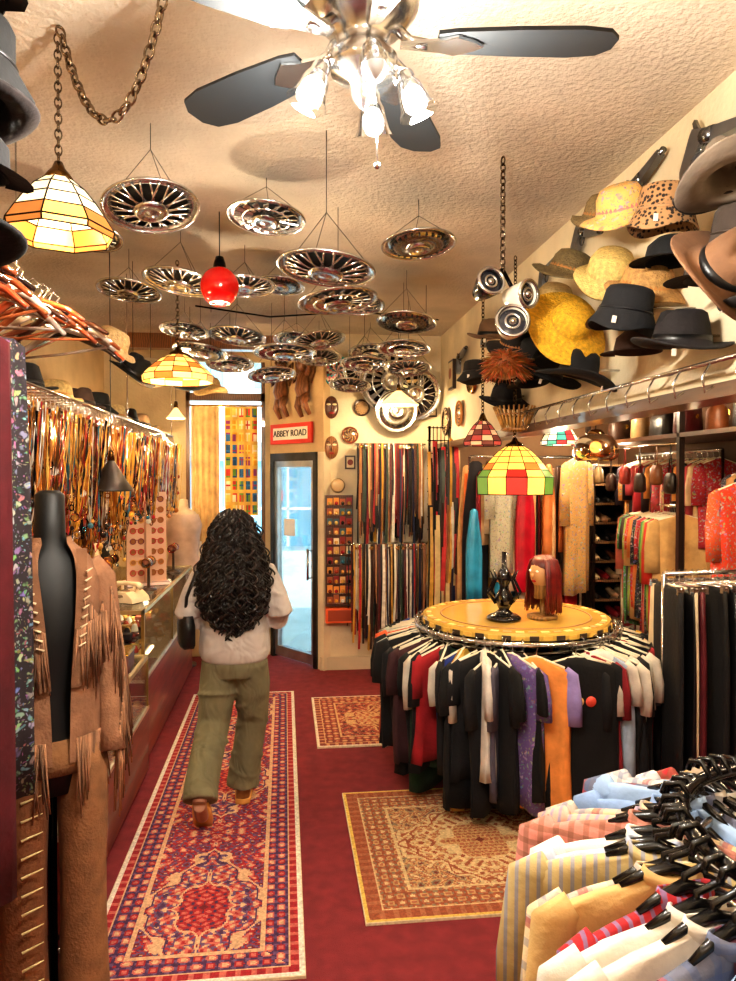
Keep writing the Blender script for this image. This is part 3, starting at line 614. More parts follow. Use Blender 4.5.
m.add(bx(-1.799,-1.15,2.9,7.3,2.245,2.27),C(120,75,40),'wood',smooth=False); m.obj('overhead_shelf')
for x,y,k,c,mt in [(-1.3,3.3,'straw',C(180,150,100),'straw'),(-1.3,3.8,'fedora',BLK,'fabric'),(-1.3,4.3,'straw',C(200,170,110),'straw'),(-1.3,4.8,'fedora',C(60,40,30),'fabric'),(-1.3,5.2,'bucket',BLK,'fabric'),(-1.3,5.7,'straw',C(205,180,130),'straw'),(-1.3,6.2,'fedora',BLK,'fabric'),(-1.3,6.7,'fedora',C(120,90,60),'fabric')]:
    hat(x,y,2.29+(.035 if k=='bucket' else .005),k,c,.15,peg=None,mat=mt,rz=R.uniform(0,90))
for x,y,z,k,c,mt in [(-.95,4.7,2.50,'fedora',BLK,'fabric'),(-.95,5.3,2.58,'bucket',C(205,180,140),'fabric'),(-.75,5.9,2.58,'fedora',BLK,'fabric'),(-.65,6.5,2.62,'straw',C(205,170,110),'straw'),(-.95,4.1,2.56,'straw',C(170,140,96),'straw')]:
    hat(x,y,z,k,c,.15,peg='C',rx=R.uniform(-10,40),rz=R.uniform(0,90),mat=mt)
m=MB()
for k in range(16):
    y=3.1+k*.23; m.add(loft([ringpts(.09,.08,0,ex=.5),ringpts(.1,.09,.03,ex=.5),ringpts(.09,.08,.07+.03*(k%3),ex=.5),ringpts(.06,.05,.1+.03*(k%3),ex=.5)]),R.choice([C(190,150,100),C(90,40,34),C(214,190,150),C(40,34,40),C(160,90,50)]),'fabric',xf(-1.62,y,2.271,rz=R.uniform(-10,10)))
m.obj('folded_scarves')
# ------------------------------------------------------------ display counters
def counter(name,x0,x1,y0,y1,hb,ht,seed):
    e=empty(name); m=MB()
    m.add(bx(x0,x1,y0,y1,.04,hb),WD,'wood',smooth=False); m.add(bx(x0+.03,x1-.03,y0+.03,y1-.03,0,.04),DK,'paint',smooth=False)
    m.add(bx(x0-.003,x1+.003,y0-.003,y1+.003,hb-.012,hb+.008),C(230,215,190),'dullmetal',smooth=False)
    m.add(bx(x0+.02,x1-.01,y0+.01,y1-.01,hb+.008,hb+.012),C(205,180,150),'fabric',smooth=False)
    m.add(bx(x0,x0+.02,y0,y1,hb,ht),WD,'wood',smooth=False)
    for x in (x0+.01,x1-.01):
        for y in (y0+.01,(y0+y1)/2,y1-.01): m.add(bx(x-.01,x+.01,y-.01,y+.01,hb,ht),C(150,120,70),'dullmetal',smooth=False)
    for (a,b,c,d) in [(x0,x1,y0,y0+.02),(x0,x1,y1-.02,y1),(x0,x0+.02,y0,y1),(x1-.02,x1,y0,y1)]: m.add(bx(a,b,c,d,ht-.02,ht+.004),C(200,175,130),'dullmetal',smooth=False)
    m.obj('cabinet',parent=e)
    m=MB(); m.add(bx(x1-.008,x1-.004,y0+.02,y1-.02,hb,ht-.02),CREAM,'glass',smooth=False); m.add(bx(x0+.02,x1-.02,y0+.004,y0+.008,hb,ht-.02),CREAM,'glass',smooth=False)
    m.add(bx(x0+.02,x1-.02,y0+.02,y1-.02,ht-.006,ht),CREAM,'glass',smooth=False); 
    zs=hb+(ht-hb)*.55; 
    if ht-hb>.38: m.add(bx(x0+.1,x1-.06,y0+.04,y1-.04,zs-.003,zs+.003),CREAM,'glass',smooth=False)
    m.obj('glass_panels',parent=e)
    m=MB(); r=random.Random(seed)
    for lvl in ([hb+.014] + ([zs+.006] if ht-hb>.38 else [])):
        for k in range(int(110*(y1-y0))):
            x=r.uniform(x0+.12,x1-.1); y=r.uniform(y0+.08,y1-.08); t=r.random(); c=r.choice(JC+[C(200,40,40),C(245,240,230),C(40,60,120),C(250,245,235)])
            if t<.35: m.add(bx(x-.03,x+.03,y-.03,y+.03,lvl,lvl+r.uniform(.01,.05)),c,'paint',smooth=False)
            elif t<.8: m.add(torus(.026,.006,14,6),c,'metal',xf(x,y,lvl+.007))
            else: m.add(lathe([(.001,.05),(.012,.045),(.02,.03),(.025,0)],12),c,'gloss',xf(x,y,lvl))
    for s in range(int((y1-y0)/.8)+1): m.add(tube([(x1-.04,y0+.3+s*.7,ht-.03),(x1-.04,y0+.6+s*.7,ht-.03)],.01,8),C(255,235,190),'glow')
    m.obj('jewellery',parent=e)
    for s in range(2): light('case_light',x1-.12,y0+(y1-y0)*(.3+.45*s),ht-.05,2.4,(1,.80,.5),.02,e)
counter('glass_display_counter',-1.55,-.875,4.62,6.95,.56,1.0,3)
counter('glass_display_counter',-1.55,-.84,2.92,4.56,.42,.74,5)
m=MB(); m.add(bx(-.16,.16,-.12,.12,0,.02),C(230,200,190),'plastic',smooth=False); m.add(bx(-.15,.15,-.02,.02,.02,.72),C(215,175,150),'plastic',smooth=False); m.add(bx(-.02,.02,-.12,.12,.02,.72),C(215,175,150),'plastic',smooth=False)
for r_ in range(8):
    for s in (-1,1):
        for q in (-.075,.075):
            z=.09+r_*.082; c=R.choice([C(150,90,50),C(190,120,60),C(120,60,70),C(180,60,60),C(210,160,90)])
            for dx in(-.03,.03): m.add(torus(.021,.004,14,5),c,'plastic',xf(q+dx,s*.032,z,rx=90)); m.add(lathe([(.001,0),(.019,0)],12),C(150,100,60),'gloss',xf(q+dx,s*.03,z,rx=90))
            m.add(tube([(q-.01,s*.032,z+.01),(q+.01,s*.032,z+.01)],.003,5),c,'plastic')
m.obj('sunglasses_display_stand',xf(-1.08,5.8,1.004,rz=20))
m=MB(); m.add(extr([(-.11,0),(.11,0),(.1,.03),(.05,.07),(-.05,.07),(-.1,.03)],.17),C(235,215,180),'plastic',smooth=False)
m.add(lathe([(.001,.012),(.04,.012),(.05,0)],20),C(120,100,80),'plastic',xf(0,-.05,.055,rx=25)); m.add(tube([(-.11,0,.1),(-.08,0,.115),(0,0,.12),(.08,0,.115),(.11,0,.1)],[.024,.018,.013,.018,.024],10),C(235,215,180),'plastic')
m.add(tube([(-.05,0,.06),(-.05,0,.11)],.01),C(235,215,180),'plastic'); m.add(tube([(.05,0,.06),(.05,0,.11)],.01),C(235,215,180),'plastic'); m.obj('rotary_telephone',xf(-1.05,5.0,1.004,rz=-30))
for (x,y) in [(-1.25,5.15),(-1.3,5.6),(-1.1,6.2),(-.98,6.5),(-1.0,5.45)]:
    m=MB(); m.add(lathe([(.001,0),(.06,0),(.06,.012),(.012,.02),(.01,.22),(.001,.22)],16),C(60,40,30),'wood'); m.add(tube([(0,-.12,.22),(0,.12,.22)],.02,10),C(110,60,40),'fabric')
    for k in range(9): m.add(torus(.032,.005,16,6),R.choice(JC),'metal',xf(0,-.1+k*.025,.21,rx=90))
    m.obj('bracelet_stand',xf(x,y,1.004))
m=MB()
for k in range(5):
    m.add(lathe([(.001,0),(.045,0),(.05,.01),(.03,.09),(.034,.13),(.05,.19),(.03,.24),(.018,.29),(.02,.33),(.001,.34)],16,lambda v,r,t:(v[0],v[1]*.6,v[2])),R.choice([C(30,22,20),C(225,200,170)]),'fabric',xf(0,k*.28,0))
    for j in range(3): m.add(torus(.045+.008*j,.004,18,5,sy=.75),R.choice(JC),'metal',xf(0,k*.28,.2-.03*j,ry=14))
m.obj('necklace_bust',xf(-1.42,4.8,1.004))
m=MB(); m.add(bx(-.12,.12,-.09,.09,0,.09),C(90,30,26),'leather',smooth=False); m.add(bx(-.125,.125,-.095,.095,.09,.11),C(210,170,80),'metal',smooth=False); m.add(bx(-.02,.02,-.1,-.09,.06,.1),GOLD,'metal',smooth=False); m.obj('jewellery_box',xf(-1.0,4.25,.744))
# ------------------------------------------------------------ entrance region
m=MB(); m.add(box(.66,.03,.2),C(215,55,34),'paint',smooth=False); m.add(box(.56,.034,.12),C(240,228,205),'paint',smooth=False)
sg=m.obj('entrance_sign',A@xf(.40,-.03,2.27))
def text(body,size,M,parent,col,name='lettering'):
    c=bpy.data.curves.new(name,'FONT'); c.body=body; c.size=size; c.align_x='CENTER'; c.align_y='CENTER'; c.extrude=.002
    mm=bpy.data.materials.new('letter'); mm.use_nodes=True; mm.node_tree.nodes['Principled BSDF'].inputs[0].default_value=col; c.materials.append(mm)
    o=bpy.data.objects.new(name,c); bpy.context.scene.collection.objects.link(o); o.parent=parent; o.matrix_local=M
text('ABBEY ROAD',.09,xf(0,-.02,0,rx=90),sg,C(40,20,18))
def cherub(M):
    m=MB(); c=C(140,88,54)
    m.add(sphere(.055,14,10,(1,.9,1.1)),c,'wood',xf(0,-.06,.5)); m.add(tube([(0,-.05,.44),(0,-.05,.36),(0,-.06,.26),(0,-.05,.2)],[.03,.065,.075,.06],12),c,'wood')
    m.add(tube([(-.03,-.05,.2),(-.05,-.08,.1),(-.03,-.04,0)],[.05,.035,.02],10),c,'wood'); m.add(tube([(.03,-.05,.2),(.07,-.09,.12),(.09,-.04,.02)],[.05,.035,.02],10),c,'wood')
    m.add(tube([(-.06,-.05,.4),(-.12,-.08,.34),(-.08,-.12,.42)],[.028,.022,.015],8),c,'wood'); m.add(tube([(.06,-.05,.4),(.12,-.07,.46),(.1,-.09,.54)],[.028,.022,.015],8),c,'wood')
    for s in(-1,1): m.add(extr([(0,.36),(s*.06,.5),(s*.15,.55),(s*.14,.42),(s*.09,.32)],.02),C(120,80,50),'wood',xf(0,-.02,0),smooth=False)
    for k in range(12): m.add(sphere(.02,8,6),C(110,70,40),'wood',xf(.045*math.cos(k),-.06+.03*math.sin(k*2),.54+.02*math.sin(k*3)))
    m.obj('carved_cherub',M)
cherub(A@xf(.27,-.002,2.42)); cherub(A@xf(.62,-.002,2.42))
m=MB()
PC=[C(225,160,40),C(200,60,50),C(50,110,160),C(235,205,100),C(110,150,60),C(150,60,110),C(240,220,180),C(40,80,120)]
def pcf(i):
    x,y=i%30,i//30
    if x%6 in(0,5) or y%7 in(0,6): return C(225,175,80)
    return PC[(x//6*3+y//7*5)%8] if (x*y)%5 else PC[(x//6*3+y//7*5+3)%8]
m.add(sheet(30,63,lambda u,v:(-.60+.33*u,7.38+.01*math.sin(u*20),2.55-1.1*v)),mat='fabric',colf=pcf,smooth=False)
m.add(tube([(-.95,7.38,2.56),(-.22,7.38,2.56)],.01),GOLD,'metal'); m.obj('patchwork_curtain')
m=MB(); m.add(sheet(20,6,lambda u,v:(-.93+.28*u,7.36+.02*math.sin(u*30),2.55-1.6*v)),C(214,176,116),'fabric'); m.obj('window_curtain')
m=MB(); m.add(bx(-1.0,-.2,7.2,7.5,.86,.9),C(150,100,60),'wood',smooth=False)
m.obj('window_sill_shelf')
for x,c in [(-.85,C(230,220,200)),(-.6,C(60,120,150)),(-.38,C(200,80,60))]:
    m=MB(); m.add(lathe([(.001,0),(.05,0),(.06,.05),(.075,.12),(.05,.2),(.025,.24),(.03,.3),(.026,.3),(.02,.24)],20),c,'gloss'); m.obj('ceramic_vase',xf(x,7.3,.9))
m=MB(); m.add(lathe([(.001,0),(.12,0),(.12,.02),(.015,.04),(.015,.9),(.001,.9)],20),C(80,50,30),'wood'); m.add(lathe([(.001,.86),(.1,.88),(.16,.95),(.13,1.1),(.15,1.28),(.17,1.4),(.12,1.5),(.05,1.54),(.045,1.62),(.001,1.63)],24,lambda v,r,t:(v[0],v[1]*.65,v[2])),C(205,180,150),'fabric')
m.add(lathe([(.17,.8),(.18,.9),(.165,.95),(.138,1.1),(.158,1.28),(.175,1.38),(.14,1.48)],24,lambda v,r,t:(v[0]*1.03,v[1]*.7,v[2]+.0)),C(190,160,140),'silk'); m.obj('dress_form',xf(-.98,7.15,0))
m=MB(); m.add(bx(0,.26,-.1,0,0,1.05),C(90,50,34),'wood',smooth=False)
for r_ in range(11):
    for c_ in range(4):
        h=R.uniform(.05,.075); m.add(bx(.015+c_*.06,.065+c_*.06,-.115,-.1,.04+r_*.092,.04+r_*.092+h),R.choice([C(220,170,110),C(170,90,50),C(230,150,60),C(240,220,180),C(90,60,50),C(150,40,40),C(60,90,100)]),'paint',smooth=False)
        m.add(sphere(.018,8,6),R.choice(JC),'gloss',xf(.04+c_*.06,-.12,.055+r_*.092))
    m.add(tube([(.01,-.13,.035+r_*.092),(.25,-.13,.035+r_*.092)],.003,5),CH,'metal')
m.obj('accessory_card_rack',xf(.38,6.849,.62))
m=MB(); m.add(bx(.0,.26,-.14,0,0,.14),C(226,96,44),'paint',smooth=False); m.add(bx(.02,.24,-.145,-.14,.02,.12),C(150,60,30),'paint',smooth=False)
m.obj('orange_leaflet_box',xf(.38,6.849,.47))
m=MB(); m.add(lathe([(.001,0),(.05,0),(.07,.03),(.05,.07),(.06,.075),(.055,.08),(.001,.075)],20),C(200,170,130),'gloss'); m.obj('wall_bell',xf(.5,6.849,1.76,rx=90))
def disc(x,z,r,cols,name,M=None):
    m=MB(); n=24
    for k in range(5):
        m.add(lathe([(max(.001,r*k/5),.012),(r*(k+1)/5,.012-.002*k)],n),mat='gloss',colf=lambda i,k=k:cols[(i+k)%len(cols)],smooth=False)
    m.add(torus(r,.012,n,6),cols[0],'gloss'); m.obj(name,M or xf(x,6.83,z,rx=90))
disc(.50,2.84,.14,[C(60,150,150),C(225,130,140),C(240,225,200),C(120,50,60)],'decorative_plate')
disc(.73,2.5,.07,[C(60,40,30),C(200,160,110)],'decorative_plate')
disc(.62,2.24,.07,[C(120,60,40),C(200,170,110),C(60,70,80)],'decorative_plate')
disc(0,0,.12,[C(60,40,34),C(220,190,140)],'decorative_plate',xf(1.47,6.5,2.35,ry=-90))
disc(0,0,.10,[C(180,120,70),C(60,50,50)],'decorative_plate',xf(1.47,6.0,2.38,ry=-90))
# carved masks on the back wall
for x,z,c in [(.44,2.5,C(90,50,30)),(.44,2.12,C(150,100,60))]:
    m=MB(); m.add(sphere(.09,18,14,(.75,.35,1.2)),c,'wood')
    for s in(-1,1): m.add(sphere(.016,10,6,(1.3,.5,.6)),C(235,220,180),'paint',xf(s*.028,-.03,.025)); m.add(tube([(s*.05,-.02,.05),(s*.03,-.032,.055),(s*.012,-.032,.045)],.004,5),BLK,'paint')
    m.add(tube([(0,-.032,.02),(0,-.045,-.02),(0,-.034,-.025)],[.006,.012,.008],8),c,'wood'); m.add(sphere(.02,10,6,(1.4,.5,.6)),C(150,40,30),'paint',xf(0,-.028,-.055))
    m.obj('carved_wall_mask',xf(x,6.82,z))
for x,z,w_,h_ in [(.62,1.98,.1,.13),(1.40,2.5,.12,.16)]:
    m=MB(); m.add(bx(-w_/2,w_/2,-.02,0,-h_/2,h_/2),C(70,44,28),'wood',smooth=False); m.add(bx(-w_/2+.015,w_/2-.015,-.024,-.02,-h_/2+.015,h_/2-.015),C(220,200,160),'paint',smooth=False); m.add(lathe([(.001,0),(.028,0)],16),C(140,60,50),'paint',xf(0,-.026,0,rx=90)); m.obj('framed_picture',xf(x,6.849,z))
m=MB(); m.add(lathe([(.001,.02),(.06,.02),(.1,.01),(.12,.03),(.13,0)],28),C(200,165,100),'metal'); m.add(lathe([(.001,.024),(.055,.024)],24),C(120,30,30),'paint'); 
m.obj('round_wall_clock',xf(1.49,5.6,2.63,ry=-90))
def pistol(y,z,s=1,rot=0):
    m=MB(); c=C(130,132,136)
    T=xf(rz=90,ry=0)@xf(ry=rot)@xf(s=s)
    m.add(extr([(-.17,.02),(.0,.02),(.09,.03),(.1,.01),(.13,-.09),(.12,-.12),(.07,-.12),(.05,-.04),(.03,-.02),(-.02,-.025),(-.17,-.005)],.03),c,'dullmetal',T,smooth=False)
    m.add(tube([(-.19,0,.008),(-.02,0,.008)],.014,10),c,'metal',T); m.add(tube([(-.02,0,.0),(.03,0,.0)],.026,12),C(120,122,125),'metal',T)
    m.add(torus(.024,.004,14,6),c,'metal',T@xf(.02,0,-.04,rx=90)); m.add(extr([(.07,.03),(.1,.06),(.11,.05),(.09,.02)],.01),c,'metal',T,smooth=False)
    m.obj('toy_pistol',xf(1.462,y,z))
for y,z,s,r_ in [(2.35,3.02,1.15,-15),(2.85,3.07,1.0,10),(3.4,3.04,1.0,-20),(3.9,3.0,1,5),(4.5,2.98,1,-10),(5.1,2.9,1,-10),(5.9,2.85,1,10)]: pistol(y,z,s,r_)
m=MB(); m.add(bx(-.03,0,-.09,.09,-.13,.13),C(60,40,30),'wood',smooth=False); m.add(bx(-.034,-.03,-.07,.07,-.11,.11),C(210,190,150),'paint',smooth=False); m.add(lathe([(.001,0),(.05,0)],16),C(150,90,60),'paint',xf(-.036,0,.01,ry=-90)); m.obj('framed_picture',xf(1.499,6.3,2.75))
# ------------------------------------------------------------ ties and belts on the back wall
def strip(m,x,y,z,L,w,col,mat,tie=True):
    a=R.uniform(-.02,.02); t=.004+R.random()*.012; rg=[]
    for k in range(6):
        q=k/5; ww=w*(.55+.45*q) if tie else w; yy=y-.02*math.sin(q*3)-t; xx=x+a*q+.004*math.sin(q*5+a*100)
        rg.append([(xx-ww/2,yy,z-L*q),(xx+ww/2,yy,z-L*q),(xx+ww/2,yy+.006,z-L*q),(xx-ww/2,yy+.006,z-L*q)])
    if tie: rg.append([(x-.003+a,yy,z-L-w*.5),(x+.003+a,yy,z-L-w*.5),(x+.003+a,yy+.006,z-L-w*.5),(x-.003+a,yy+.006,z-L-w*.5)])
    m.add(loft(rg),col,mat,smooth=False)
TC=[C(16,14,16),C(16,14,16),C(20,18,20),C(90,26,30),C(170,36,36),C(26,34,66),C(205,178,128),C(216,208,190),C(80,46,32),C(150,100,60),C(34,28,28),C(200,150,60),C(50,64,50),C(24,22,26),C(225,216,200),C(170,120,80),C(60,36,28)]
for (nm,x0,x1,yb,zt,L0,L1,n) in [('necktie_rack',.68,1.30,6.74,2.14,.6,.98,170),('belt_rack',.60,1.32,6.72,1.2,.5,1.0,190)]:
    m=MB(); m.add(tube([(x0-.03,yb,zt+.01),(x1+.03,yb,zt+.01)],.01),CH,'metal')
    for x in (x0,x1): m.add(tube([(x,yb,zt+.01),(x,6.849,zt+.01)],.008),CH,'metal')
    for k in range(n):
        tie=R.random()<.3
        strip(m,R.uniform(x0,x1),yb+R.choice([0,-.03,-.06,-.09,.02]),zt+.015,R.uniform(L0,L1),R.uniform(.025,.04) if tie else R.uniform(.01,.022),R.choice(TC),R.choice(['silk','leather','fabric']),tie)
        if k%5==0: m.add(torus(.016,.004,4,5),GOLD if k%2 else CH,'metal',xf(R.uniform(x0,x1),yb-.1,zt-.02,rx=90))
    m.obj(nm)
m=MB()
for k in range(8): m.add(tube([(1.3+k*.035,6.4,1.0),(1.3+k*.035,6.4,2.3)],.004,5),BLK,'metal')
for k in range(12): m.add(tube([(1.28,6.4,1.02+k*.115),(1.56,6.4,1.02+k*.115)],.005,5),BLK,'metal')
for x in (1.3,1.54): m.add(tube([(x,6.4,0),(x,6.4,2.3)],.012,6),BLK,'metal')
for k in range(80): strip(m,1.28+R.random()*.28,6.36-R.random()*.08,R.uniform(1.5,2.2),R.uniform(.5,1.2),R.uniform(.02,.05),R.choice(TC+[C(200,30,40),C(170,30,50),C(200,60,60)]),R.choice(['silk','fabric','leather']),R.random()<.5)
m.obj('tie_grid_rack')
# scarves and dresses
rk=empty('scarf_and_dress_rack'); m=MB(); m.add(tube([(1.62,6.2,2.02),(2.62,6.3,2.02)],.012),CH,'metal')
for x,y in ((1.62,6.2),(2.62,6.3)): m.add(tube([(x,y,0),(x,y,2.02)],.014),CH,'metal'); m.add(tube([(x,y-.25,.015),(x,y+.25,.015)],.014),CH,'metal')
m.obj('frame',parent=rk); m=MB()
DC=[(C(210,110,50),'fabric'),(C(24,18,24),'fabric'),(C(200,40,44),'silk'),(C(206,166,110),'fabric'),(C(90,70,54),'fabric'),(C(220,196,150),'floral'),(C(214,110,46),'silk'),(C(60,42,34),'silk'),(C(225,205,170),'fabric'),(C(34,30,34),'fabric'),(C(50,150,190),'silk'),(C(215,176,130),'fabric'),(C(120,26,36),'fabric'),(C(225,215,190),'silk'),(C(180,146,50),'silk'),(C(200,50,90),'fabric')]
for k in range(60):
    c,mt=DC[(k*3)%16]; x=1.60+k*.017
    drape(m,xf(x,6.2+R.choice([-.14,-.08,0,.06]),R.uniform(1.88,2.02),rz=R.choice([20,45,70,90])+R.uniform(-15,15)),w=R.uniform(.08,.26),L=R.uniform(.6,1.5),t=R.uniform(.012,.025),col=c,mat=mt,ph=R.random()*6)
shirt(m,xf(2.50,5.95,2.04,rz=8),w=.22,L=1.2,t=.035,col=C(206,160,96),mat='floral',sl=.5)
shirt(m,xf(1.84,5.98,2.0,rz=8),w=.2,L=1.0,t=.03,col=C(190,184,160),mat='floral',sl=.4)
drape(m,xf(2.04,5.95,1.96,rz=12),w=.15,L=1.1,t=.03,col=C(195,22,50),mat='silk',flare=1.15)
drape(m,xf(1.60,5.98,1.6,rz=12),w=.12,L=.8,t=.03,col=C(50,150,190),mat='silk',flare=1.15)
drape(m,xf(2.26,5.98,1.98,rz=12),w=.1,L=.9,t=.03,col=C(216,130,70),mat='silk',flare=1.15)
m.obj('hanging_dresses',parent=rk)
# ------------------------------------------------------------ shoe shelf
m=MB(); x0,x1,y0,y1=2.84,3.38,6.40,7.0
m.add(bx(x0,x1,y0,y1,0,.5),C(205,190,165),'paint',smooth=False); m.add(bx(x0,x1,y1-.03,y1,.5,1.95),C(50,34,26),'wood',smooth=False)
for x in (x0,x1-.03): m.add(bx(x,x+.03,y0,y1,.5,1.95),C(50,34,26),'wood',smooth=False)
for k in range(9):
    z=.5+k*.18; m.add(bx(x0,x1,y0,y1,z,z+.02),C(160,120,84),'wood',smooth=False)
    if k<8:
        for j in range(5):
            xx=x0+.07+j*.1; c=R.choice([BLK,C(110,60,36),C(220,190,140),C(150,30,36),C(60,44,36),C(190,150,110)])
            m.add(tube([(xx,y0+.02,z+.04),(xx,y0+.1,z+.045),(xx,y0+.2,z+.06),(xx,y0+.27,z+.09)],[.018,.034,.03,.03],10),c,'leather'); m.add(tube([(xx,y0+.26,z+.02),(xx,y0+.265,z+.07)],[.012,.018],8),BLK,'paint')
            m.add(tube([(xx,y0+.02,z+.025),(xx,y0+.2,z+.026)],[.02,.022],8,flat=.3),BLK,'paint')
o=m.obj('shoe_shelf'); light('shoe_shelf_light',3.0,6.1,1.98,5,(1,.82,.55),.03,o)
# ------------------------------------------------------------ right racks
def straight_rack(name,x0,y0,x1,y1,z,items,n,w,L,seed=1,pal=PAL,kind='shirt'):
    e=empty(name); m=MB(); a=Vector((x0,y0,z)); b=Vector((x1,y1,z)); d=(b-a).normalized(); pr=Vector((-d.y,d.x,0)); ang=math.degrees(math.atan2(pr.y,pr.x))
    m.add(tube([a,b],.013),CH,'metal')
    for p in(a,b):
        m.add(tube([p,(p.x,p.y,.02)],.012),CH,'metal'); m.add(tube([p+pr*.25-Vector((0,0,z-.02)),p-pr*.25-Vector((0,0,z-.02))],.014),CH,'metal')
    m.obj('frame',parent=e); m=MB(); r=random.Random(seed)
    for k in range(n):
        p=a.lerp(b,(k+.5)/n); M=xf(p.x,p.y,z-.03,rz=ang+r.uniform(-14,14)); c=pal[k%len(pal)]
        if kind=='shirt': shirt(m,M,w=w,L=L+r.uniform(-.16,.12),t=.022,col=c,mat=r.choice(items),sl=r.uniform(.2,.5),ph=r.random()*6)
        else:
            drape(m,M,w=w+r.uniform(-.05,.03),L=L+r.uniform(-.12,.04),t=.02,col=c,mat=r.choice(items),flare=1.0,top=.9,ph=r.random()*6)
            m.add(tube([(-w*.45,0,-.03),(w*.45,0,-.03)],.005,6),CH,'metal',M); m.add(tube([(0,0,-.03),(0,0,.02),(.015,0,.04),(0,0,.05)],.003,5),CH,'metal',M)
            for s in(-1,1): m.add(box(.02,.03,.04),CH,'metal',M@xf(s*w*.4,0,-.04),smooth=False)
    m.obj('garments',parent=e)
straight_rack('trouser_rack',2.06,3.72,3.0,3.80,1.31,['silk','fabric','leather'],24,.4,1.08,pal=[C(20,17,19),C(206,190,160),C(17,16,19),C(84,28,36),C(170,146,110),C(17,17,19),C(70,34,40),C(17,17,19),C(190,166,136),C(26,20,22)],kind='pants')
straight_rack('blouse_rack',2.92,5.0,3.08,5.9,1.62,['floral','floral','silk','fabric'],18,.42,.95,seed=4,pal=[C(200,160,104),C(196,60,50),C(140,160,70),C(60,40,36),C(80,140,80),C(200,110,90),C(160,40,50),C(206,190,160),C(40,40,50),C(205,120,60)])
straight_rack('shirt_rack',3.14,3.2,3.14,4.6,1.95,['silk','fabric','floral'],20,.4,.8,seed=6,pal=[C(150,50,40),C(40,36,40),C(200,150,100),C(60,60,70),C(200,190,170),C(140,40,46),C(30,30,36),C(110,90,50)])
# upper small rack of bright dresses against the right wall
straight_rack('dress_rack',3.16,4.9,3.16,6.2,2.04,['floral','silk','fabric'],18,.3,.6,seed=8,pal=[C(170,40,50),C(220,190,150),C(190,80,90),C(40,34,40),C(220,150,80),C(60,50,60)])
m=MB(); 
for y in (3.02,4.75,6.3): m.add(bx(2.74,2.78,y,y+.04,0,2.6),C(40,30,26),'wood',smooth=False)
m.add(bx(2.74,3.39,3.0,6.38,2.12,2.15),C(90,60,40),'wood',smooth=False)
m.obj('alcove_shelf')
for k in range(9):
    y=3.2+k*.36; c=[C(120,70,40),C(40,28,26),C(180,140,96),BLK,C(130,74,40),C(80,26,26),BLK,C(150,120,80),C(60,40,30)][k]
    m=MB(); m.add(loft([ringpts(.13,.06,0),ringpts(.14,.075,.02),ringpts(.13,.07,.14+.06*(k%2)),ringpts(.12,.03,.2+.06*(k%2))]),c,'leather'); m.add(tube([(-.08,0,.19),(-.07,0,.27),(0,0,.31),(.07,0,.27),(.08,0,.19)],.008,6),c,'leather'); m.add(box(.03,.01,.03),GOLD,'metal',xf(0,-.07,.13),smooth=False)
    m.obj('leather_handbag',xf(2.95,y,2.152,rz=90-30*(k%3)))
m=MB()
for k,(y,c) in enumerate([(4.9,C(30,22,20)),(5.1,C(120,74,44)),(5.35,C(40,30,30)),(5.6,C(140,50,44)),(5.85,C(60,40,34)),(6.1,C(150,126,90))]):
    M=xf(2.76,y,1.72+.06*(k%2),rz=70); m.add(loft([ringpts(.08,.03,0),ringpts(.1,.045,.02),ringpts(.09,.04,.12),ringpts(.08,.02,.15)]),c,'leather',M); m.add(tube([(-.07,0,.14),(-.03,0,.26),(0,0,.36-.06*(k%2)),(.03,0,.26),(.07,0,.14)],.004,5),c,'leather',M)
m.add(tube([(2.76,4.77,2.08),(2.76,6.3,2.08)],.008),CH,'metal')
m.obj('hanging_purses')
m=MB(); shirt(m,xf(),w=.36,L=.72,t=.03,col=C(210,64,34),mat='floral',sl=.4,scol=C(216,90,50)); m.add(tube([(0,0,.03),(0,.0,.3)],.003,5),CH,'metal'); m.obj('hanging_kimono',xf(2.84,4.25,1.83,rz=10))
# ------------------------------------------------------------ items on round table
m=MB(); m.add(lathe([(.001,0),(.1,0),(.1,.015),(.08,.03),(.06,.035),(.03,.06),(.045,.09),(.06,.12),(.04,.16),(.02,.19),(.035,.22),(.05,.25),(.03,.29),(.015,.31),(.014,.4),(.001,.4)],24),C(22,20,22),'gloss')
for k in range(6):
    a=k*pi/3; m.add(tube([(.05*math.cos(a),.05*math.sin(a),.1),(.1*math.cos(a),.1*math.sin(a),.16),(.06*math.cos(a),.06*math.sin(a),.24),(.085*math.cos(a),.085*math.sin(a),.29)],[.012,.009,.008,.004],6),C(22,20,22),'gloss')
m.obj('ornate_lamp_base',xf(1.28,4.1,1.002))
wg=empty('wig_head',xf(1.52,4.12,1.002,rz=-65)); m=MB()
m.add(lathe([(.001,0),(.09,0),(.09,.02),(.015,.03),(.013,.12),(.05,.12),(.048,.18),(.05,.2)],20),C(150,110,60),'wood')
m.add(sphere(.078,20,14,(.9,1,1.2)),C(185,140,95),'skin',xf(0,0,.27))
for s in(-1,1): m.add(sphere(.01,8,6,(1.3,.5,.7)),C(250,250,245),'gloss',xf(s*.028,-.071,.285)); 
m.add(sphere(.012,8,6,(1.6,.5,.6)),C(180,50,50),'gloss',xf(0,-.07,.225)); m.add(sphere(.012,8,6,(.7,1,1.3)),C(185,140,95),'skin',xf(0,-.08,.255))
m.obj('head',parent=wg); m=MB()
for k in range(280):
    a=R.uniform(-.6,pi+.6); c,s=math.cos(a),math.sin(a); q=R.random(); r0=.04*q
    pts=[(r0*c,r0*s+.01,.37),(c*.075,s*.08+.01,.34),(c*.098,s*.1+.01,.26),(c*.1,s*.1+.01,.17),(c*.1+R.uniform(-.02,.02),s*.1,.03+R.uniform(0,.05))]
    m.add(tube(pts,[.006,.008,.008,.007,.002],6),C(96+R.randint(-20,30),22,20),'hair')
